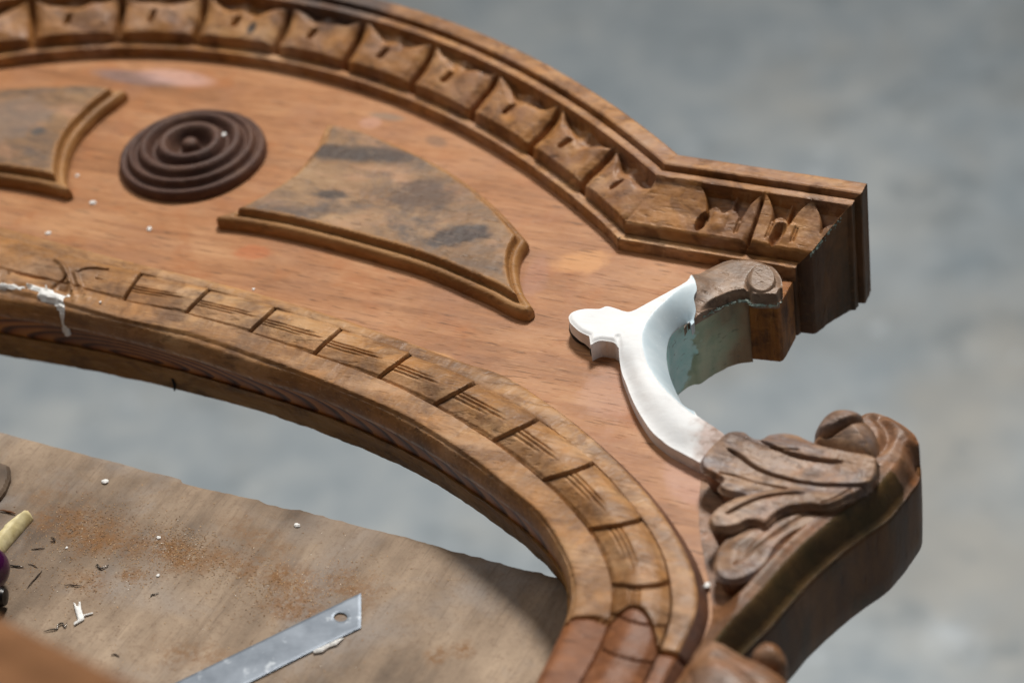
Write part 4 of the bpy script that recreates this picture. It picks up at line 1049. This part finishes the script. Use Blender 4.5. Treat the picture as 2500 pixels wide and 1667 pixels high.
def bench_mat():
    M = NT('worn_bench_wood'); o = M.coord()
    v = M.coord((30, 6, 20), (0, 0, 1.0)); g = M.noise(v, 2, 6, .65, .4)
    a = M.noise(o, 14, 5, .6); 
    c = M.ramp(M.math('ADD', M.math('MULTIPLY', a, .6), M.math('MULTIPLY', g, .4)), [(.38, lin((96, 82, 70))), (.5, lin((140, 121, 102))), (.62, lin((174, 153, 131)))])
    gy = M.ramp(M.noise(o, 20, 4, .6, .6), [(.50, (0, 0, 0)), (.66, (1, 1, 1))]); c = M.mix(M.math('MULTIPLY', gy, .65), c, lin((142, 134, 128)))
    # fine grime and saw marks
    sm_ = M.noise(M.coord((700, 60, 100), (0, 0, .62)), 1, 3, .6)
    c = M.mix(M.math('MULTIPLY', M.ramp(sm_, [(.56, (0, 0, 0)), (.70, (1, 1, 1))]), .35), c, lin((104, 88, 74)))
    fg = M.noise(o, 520, 4, .7); c = M.mix(M.math('MULTIPLY', M.ramp(fg, [(.52, (0, 0, 0)), (.66, (1, 1, 1))]), .42), c, lin((118, 96, 78)))
    for (x, y, rx, ry, rt, am) in ((190, 1290, .030, .014, -.5, .75), (425, 1335, .020, .010, -.4, .8), (300, 1320, .03, .012, -.4, .5), (560, 1370, .020, .010, -.3, .6), (720, 1430, .030, .013, -.5, .75), (860, 1430, .02, .01, -.2, .6), (215, 1415, .012, .008, -.3, .5), (330, 1400, .008, .006, 0, .7), (620, 1310, .03, .01, -.3, .35),
                                   (460, 1600, .02, .01, .3, .5), (1140, 1585, .006, .005, 0, .8), (1060, 1600, .005, .006, 0, .6), (700, 1480, .014, .008, 0, .6)):
        p = bl(x, y); k = M.spot((p[0], p[1], ZT-FLZ), (rx, ry, .05), rt, .75, .9, 90)
        k = M.math('MULTIPLY', k, M.ramp(M.noise(o, 420, 4, .75), [(.36, (0, 0, 0)), (.56, (1, 1, 1))]))
        c = M.mix(M.math('MULTIPLY', k, min(1, am*1.15)), c, lin((126, 88, 50)))
    M.l(c, M.b.inputs['Base Color']); M.b.inputs['Roughness'].default_value = .68; M.b.inputs['Specular IOR Level'].default_value = .25
    h = M.bump(sm_, .35, .0006); h = M.bump(fg, .5, .0006, h); M.l(h, M.b.inputs['Normal'])
    return M.m
M_BENCH = bench_mat()
V, F = relief(bpoly, lambda UV, d: ZT-FLZ+.0002*fbm(UV[:, 0], UV[:, 1], 40)-.0006*(1-sm(0, .002, d)), .0016, ZT-FLZ-.024, 0.)
o = mesh_obj('bench_top', V, F, M_BENCH, bench, True, 40)
for lx in (xl+.05, xr-.10):
    for ly in (-.09, -.26):
        q = np.array([(lx-.02, ly-.02), (lx+.02, ly-.02), (lx+.02, ly+.02), (lx-.02, ly+.02)])
        prism(q, 0, ZT-FLZ-.0235, zoff=0, name='leg', mat=M_BENCH, parent=bench)

#MARK blade
def flat_thing(name, pts_px, th, mat, label, cat, group=None, z=ZT, holes_px=(), res=.0004, hf=None, rough=0.):
    P = np.array([at(x, y, z)[:2] for x, y in pts_px]); c = P.mean(0)
    hs = [np.array([at(x, y, z)[:2] for x, y in h])-c for h in holes_px]
    f = hf or (lambda UV, d: th*(.55+.45*sm(0, res*2, d))+rough*fbm(UV[:, 0], UV[:, 1], 700))
    V, F = relief(P-c, f, res, 0.0, 0., hs)
    o = mesh_obj(name, V, F, mat, None, True, 35); o.location = (c[0], c[1], z+.0002)
    return tag(o, label, cat, group)
def steel():
    M = NT('grey_blade_steel'); o = M.coord()
    n1 = M.noise(o, 60, 4, .6); n2 = M.noise(o, 160, 3, .6)
    c = M.ramp(n1, [(.35, lin((96, 104, 114))), (.65, lin((122, 130, 140)))])
    c = M.mix(M.math('MULTIPLY', M.ramp(n2, [(.60, (0, 0, 0)), (.72, (1, 1, 1))]), .4), c, lin((206, 212, 218)))
    M.l(c, M.b.inputs['Base Color']); M.b.inputs['Metallic'].default_value = .55; M.b.inputs['Roughness'].default_value = .5
    M.l(M.bump(M.noise(M.coord((40, 900, 40), (0, 0, -.45)), 1, 3), .15, .0003), M.b.inputs['Normal'])
    return M.m
hole = [(832+16.5*math.cos(a), 1508.5+11*math.sin(a)) for a in np.linspace(0, 2*math.pi, 28, endpoint=False)]
BL_px = [(882, 1449), (882.5, 1490), (882, 1534), (780, 1583), (612, 1667), (330, 1808), (160, 1800), (250, 1757), (432, 1667), (700, 1537)]
edgeP = None
def blade_h(UV, d): return .0006-.0002*(1-sm(0, .0008, d))
blade = flat_thing('utility_blade', BL_px, .0006, steel(), 'grey steel snap off cutter blade with a round hole, lying on the bench', 'blade', None, ZT, [hole], .0005, blade_h)
flat_thing('putty_sliver', crop([(2195, 1285), (2150, 1300), (2060, 1345), (2000, 1372), (2005, 1384), (2060, 1375), (2100, 1345), (2150, 1330)], 0, 1067, 2.6133), .0012, M_CHIP, 'long white putty sliver against the lower edge of the steel blade', 'putty chip', 'loose putty chips', rough=.0003)
# forked chip
fk = lambda pts: crop(pts, 0, 1240, 3.9194)
flat_thing('putty_chip', fk([(708, 915), (722, 920), (742, 958), (752, 955), (760, 905), (774, 908), (778, 960), (788, 1000), (800, 1035), (850, 1018), (892, 1008), (893, 1014), (850, 1028), (803, 1040), (809, 1068), (790, 1085), (740, 1112), (712, 1130), (712, 1104), (752, 1078), (730, 1010), (722, 980)]),
           .0009, M_CHIP, 'forked white putty paring like a tiny two pronged twig, near the blurred rail', 'putty chip', 'loose putty chips', res=.00025, rough=.0003)
def crumb(name, x, y, r, z, label, cat, group, mat, parent_rot=0., flat_=.6):
    bm = bmesh.new(); r *= .8; bmesh.ops.create_icosphere(bm, subdivisions=2, radius=r)
    for v in bm.verts:
        n_ = 1+.35*(RNG.random()-.5); v.co *= n_; v.co.x *= 1.25; v.co.z = v.co.z*flat_
        if v.co.z < -r*flat_*.5: v.co.z = -r*flat_*.5
    zmin = min(v.co.z for v in bm.verts)
    for v in bm.verts: v.co.z -= zmin
    me = bpy.data.meshes.new(name); bm.to_mesh(me); bm.free(); me.materials.append(mat)
    o = bpy.data.objects.new(name, me); COL.objects.link(o); p = at(x, y, z); o.location = (p[0], p[1], z); o.rotation_euler = (0, 0, RNG.uniform(0, 6))
    return tag(o, label, cat, group)
for x, y, r, lab in ((257, 1177, .0014, 'square white putty flake near the bench edge, left of the notch'), (726, 1283, .0012, 'round white putty crumb near the sawn bench edge, by the opening'),
                     (388, 1313, .0009, 'thin white putty flake in the brown sawdust mid bench'), (386, 1405, .0008, 'small white putty crumb above the forked paring'),
                     (163, 1337, .0006, 'tiny white crumb between the cream splinter and the sawdust')):
    crumb('putty_crumb', x, y, r, ZT, lab, 'putty crumb', 'putty crumbs on the bench', M_CHIP)
for x, y, r, z, lab in ((227, 497, .0014, 0, 'white putty crumb on the panel below the left raised fin'), (118, 571, .0012, 0, 'white putty crumb on the panel near the left picture edge'),
                        (365, 560, .0012, 0, 'white putty crumb on the panel below the rosette'), (189, 430, .0009, 0, 'pinkish white crumb on the panel right beside the left fin tip'),
                        (619, 707, .0007, 0, 'faint white crumb on the panel just above the beaded moulding'), (547, 330, .0012, .0082, 'white putty crumb caught on the rings of the rosette'),
                        (1727, 1430, .0013, .001, 'white putty crumb in the gap between bead moulding and acanthus bracket'), (245, 738, .0006, .005, 'tiny white crumb on the moulding beside the white filler')):
    crumb('putty_crumb', x, y, r, z, lab, 'putty crumb', 'putty crumbs on the crest', M_CHIP)
M_CURL = simple('dark_steel_curl', (120, 116, 112), .25, metal=.9, col2=(60, 54, 48), scale=200)
M_FIB = simple('dark_wood_fibre', (70, 50, 34), .6, col2=(40, 28, 20), scale=200)
def curl(name, pts, r, mat, label, cat, group, lift=.0002, curl_r=0.):
    P = catmull(np.array([tuple(at(x, y, ZT)[:2]) for x, y in pts]), 10); c = P.mean(0)
    n = len(P); z = ZT+r+lift*np.abs(np.sin(np.linspace(0, 7, n)))
    cu = bpy.data.curves.new(name, 'CURVE'); cu.dimensions = '3D'; cu.bevel_depth = r; cu.bevel_resolution = 2; cu.use_fill_caps = True
    sp = cu.splines.new('POLY'); sp.points.add(n-1)
    for i_ in range(n): sp.points[i_].co = (P[i_, 0]-c[0], P[i_, 1]-c[1], z[i_]-ZT, 1); sp.points[i_].radius = .3+.5*math.sin(math.pi*(i_+.5)/n)
    tmp = bpy.data.objects.new(name, cu); COL.objects.link(tmp)
    me = bpy.data.meshes.new_from_object(tmp.evaluated_get(bpy.context.evaluated_depsgraph_get())); bpy.data.objects.remove(tmp)
    me.materials.clear(); me.materials.append(mat); me.name = name
    o = bpy.data.objects.new(name, me); COL.objects.link(o); o.location = (c[0], c[1], ZT)
    return tag(o, label, cat, group)
curl('metal_shaving', fk([(915, 565), (935, 550), (950, 575), (975, 585), (1000, 575), (1045, 550)]), .0004, M_CURL, 'bright curled metal shaving above the middle of the bench', 'shaving', 'shavings on the bench')
curl('metal_shaving', fk([(420, 1185), (470, 1175), (500, 1170), (545, 1160), (560, 1125), (600, 1110), (625, 1145), (645, 1105)]), .0004, M_CURL, 'crinkled metal shaving close to the blurred rail', 'shaving', 'shavings on the bench')
curl('metal_shaving', crop([(962, 1022), (970, 1008), (990, 1006), (1015, 994)], 0, 1067, 2.6133), .0003, M_CURL, 'short dark metal shaving between forked paring and blade', 'shaving', 'shavings on the bench')
curl('metal_shaving', fk([(85, 550), (130, 560), (180, 565), (230, 570)]), .0004, M_CURL, 'silvery shaving lying beside the purple handle', 'shaving', 'shavings on the bench')
curl('wood_fibre', fk([(265, 765), (320, 700), (370, 645), (405, 600)]), .0003, M_FIB, 'straight dark wood fibre right of the purple handle', 'wood fibre', 'shavings on the bench')
curl('wood_fibre', fk([(270, 540), (320, 550), (360, 575)]), .0002, M_FIB, 'curved thin wood fibre above the straight one', 'wood fibre', 'shavings on the bench')
curl('wood_fibre', fk([(620, 745), (680, 740), (740, 748), (785, 745)]), .00028, M_FIB, 'wavy dark wood fibre in the red brown stain', 'wood fibre', 'shavings on the bench')
curl('wood_fibre', fk([(490, 285), (520, 300), (525, 325), (480, 325)]), .00035, M_FIB, 'hooked dark wood fibre in the sawdust right of the splinter', 'wood fibre', 'shavings on the bench')
curl('wood_fibre', fk([(300, 400), (360, 395), (430, 388)]), .00025, M_FIB, 'thin wood fibre between splinter and sawdust', 'wood fibre', 'shavings on the bench')
curl('wood_fibre', crop([(710, 1392), (735, 1388), (762, 1402)], 0, 1067, 2.6133), .0003, M_FIB, 'small arched fibre left of the blade', 'wood fibre', 'shavings on the bench')
curl('wood_fibre', fk([(0, 30), (60, 38), (110, 50), (150, 62)]), .0005, simple('rusty_fibre', (120, 76, 40), .6), 'rusty brown sliver at the left picture edge above the splinter', 'wood fibre', 'shavings on the bench')
# sawdust: uncountable grains
cl_ = [(190, 1290, 75, 40, 700), (430, 1340, 50, 26, 500), (720, 1440, 80, 36, 500), (425, 1335, 55, 30, 420), (300, 1310, 90, 40, 300), (560, 1375, 60, 30, 260), (740, 1440, 90, 40, 480), (860, 1420, 50, 25, 180), (215, 1420, 50, 30, 160), (330, 1405, 25, 18, 140), (420, 1500, 420, 130, 420), (620, 1400, 380, 140, 360), (90, 1400, 70, 50, 180)]
gv_, gf_ = [], []
for cx, cy, sx, sy, n in cl_:
    for i_ in range(n):
        x, y = RNG.normal(cx, sx), RNG.normal(cy, sy)
        p = at(x, y, ZT); q = bl(x, y)
        if q[1] > -.004 or q[0] > xr-.08: continue
        r = RNG.uniform(.00010, .00024); a = RNG.uniform(0, 6.28); l = RNG.uniform(1, 2.6)
        ca, sa = math.cos(a)*r, math.sin(a)*r; n0 = len(gv_)
        gv_ += [(p[0]+ca*l, p[1]+sa*l, ZT+.0001), (p[0]-sa*.8, p[1]+ca*.8, ZT+.0001), (p[0]-ca*l, p[1]-sa*l, ZT+.0001), (p[0]+sa*.8, p[1]-ca*.8, ZT+.0001), (p[0], p[1], ZT+.0001+r*.45)]
        gf_ += [(n0, n0+1, n0+4), (n0+1, n0+2, n0+4), (n0+2, n0+3, n0+4), (n0+3, n0, n0+4)]
def dust_mat():
    M = NT('sawdust'); gi = M.n('NewGeometry')
    c = M.ramp(gi.outputs['Random Per Island'], [(0, lin((104, 74, 46))), (.2, lin((146, 108, 68))), (.7, lin((178, 138, 94))), (.95, lin((196, 162, 122))), (1, lin((230, 224, 214)))])
    M.l(c, M.b.inputs['Base Color']); M.b.inputs['Roughness'].default_value = .7; return M.m
tag(mesh_obj('sawdust', gv_, gf_, dust_mat(), None, False), 'loose brown sawdust scattered over the bench', 'sawdust', kind='stuff')

#MARK things at the left edge
M_CREAM = simple('cream_splinter_wood', (226, 214, 170), .55, bumpsc=400, bump=.3, col2=(196, 180, 128), scale=160)
def splinter_h(UV, d): return .0044*np.sqrt(np.clip(d/.0026, 0, 1))*.9+.0006+.0003*fbm(UV[:, 0], UV[:, 1], 500)
flat_thing('wood_splinter', [(75, 1256), (82, 1269), (3, 1359), (-15, 1383), (-40, 1400), (-75, 1390), (-40, 1350), (-8, 1318), (8, 1302), (11, 1296), (42, 1272), (61, 1259)], .004, M_CREAM, 'speckled cream coloured wood splinter lying above the purple handle', 'wood splinter', None, ZT, (), .0005, splinter_h)
hd = empty('tool_handle', (0, 0, 0)); p0 = at(6, 1436, ZT); hd.location = (p0[0], p0[1], ZT); hd.rotation_euler = (0, 0, math.pi-.25)
tag(hd, 'glossy dark purple rounded tool handle with black collar at the left picture edge', 'tool handle')
def lathe_x(name, prof, mat, parent, zc, na=40):
    V, F = [], []
    for i_, (x, r) in enumerate(prof):
        for k in range(na):
            a = 2*math.pi*k/na; V.append((x, r*math.cos(a), zc+r*math.sin(a)))
    for i_ in range(len(prof)-1):
        for k in range(na): F.append((i_*na+k, i_*na+(k+1) % na, (i_+1)*na+(k+1) % na, (i_+1)*na+k))
    return mesh_obj(name, V, F, mat, parent, True, 50)
hr = .0085
lathe_x('grip', [(-.0045+hr*(1-math.cos(a)), max(.00005, hr*math.sin(a))) for a in np.linspace(0, math.pi/2, 14)]+[(.02, hr*1.05), (.06, hr*1.1), (.09, hr*.95), (.1, .0001)], simple('purple_plastic', (66, 18, 64), .18, col2=(56, 14, 54), spec=.6), hd, hr*1.1)
o = lathe_x('collar', [(-.006, .00005), (-.0055, .0030), (.000, .0046), (.02, .0052), (.03, .0001)], simple('black_plastic', (18, 16, 18), .35), hd, .0052); o.location = (0, .0095, 0)
blk_ = flat_thing('shadow_slab', [(-60, 1118), (4, 1140), (26, 1148), (28, 1176), (16, 1206), (4, 1222), (-40, 1232), (-80, 1200)], .003, simple('shadow_grey_brown', (108, 90, 74), .7, bumpsc=300, col2=(78, 64, 52)), 'grey brown slab standing in for a shadow at the left picture edge near the bench edge', 'shadow slab', None, ZT, (), .0005)  # shadow of something out of view, built as a thin grey brown slab

#MARK blurred rail in front
A = at(-760, 1128, ZT+.010); B = at(760, 1870, .225)
ax = (B-A); Lr = np.linalg.norm(ax); ax /= Lr; side = np.cross(ax, [0, 0, 1]); side /= np.linalg.norm(side)
if side@np.array([0, -1, 0]) < 0: side = -side
upv = np.cross(side, ax); upv = upv if upv[2] > 0 else -upv
rail = empty('wooden_rail', tuple(A)); tag(rail, 'large orange brown wooden rail blurred in the near left corner', 'rail')
pf = [(0.000, -.004), (.001, .0), (.004, .0025), (.010, .003), (.013, .0015), (.016, .0012), (.020, .003), (.034, .004), (.046, .003), (.050, 0), (.050, -.022), (.004, -.022), (0, -.018)]
NL = 60; V, F = [], []
for i_ in range(NL):
    for (a, b) in pf: V.append(ax*Lr*i_/(NL-1)+side*a+upv*b)
n_ = len(pf)
for i_ in range(NL-1):
    for k in range(n_): F.append((i_*n_+k, i_*n_+(k+1) % n_, (i_+1)*n_+(k+1) % n_, (i_+1)*n_+k))
F.append(tuple(range(n_))); F.append(tuple((NL-1)*n_+k for k in range(n_)))
o = mesh_obj('rail_body', V, F, wood('orange_rail_wood', (104, 70, 44), (130, 90, 58), (150, 108, 74), grain=(10, 40, 40), rot=-.5, seed=15), rail, True, 40)
bm = bmesh.new(); bm.from_mesh(o.data); bmesh.ops.recalc_face_normals(bm, faces=bm.faces); bm.to_mesh(o.data); bm.free()
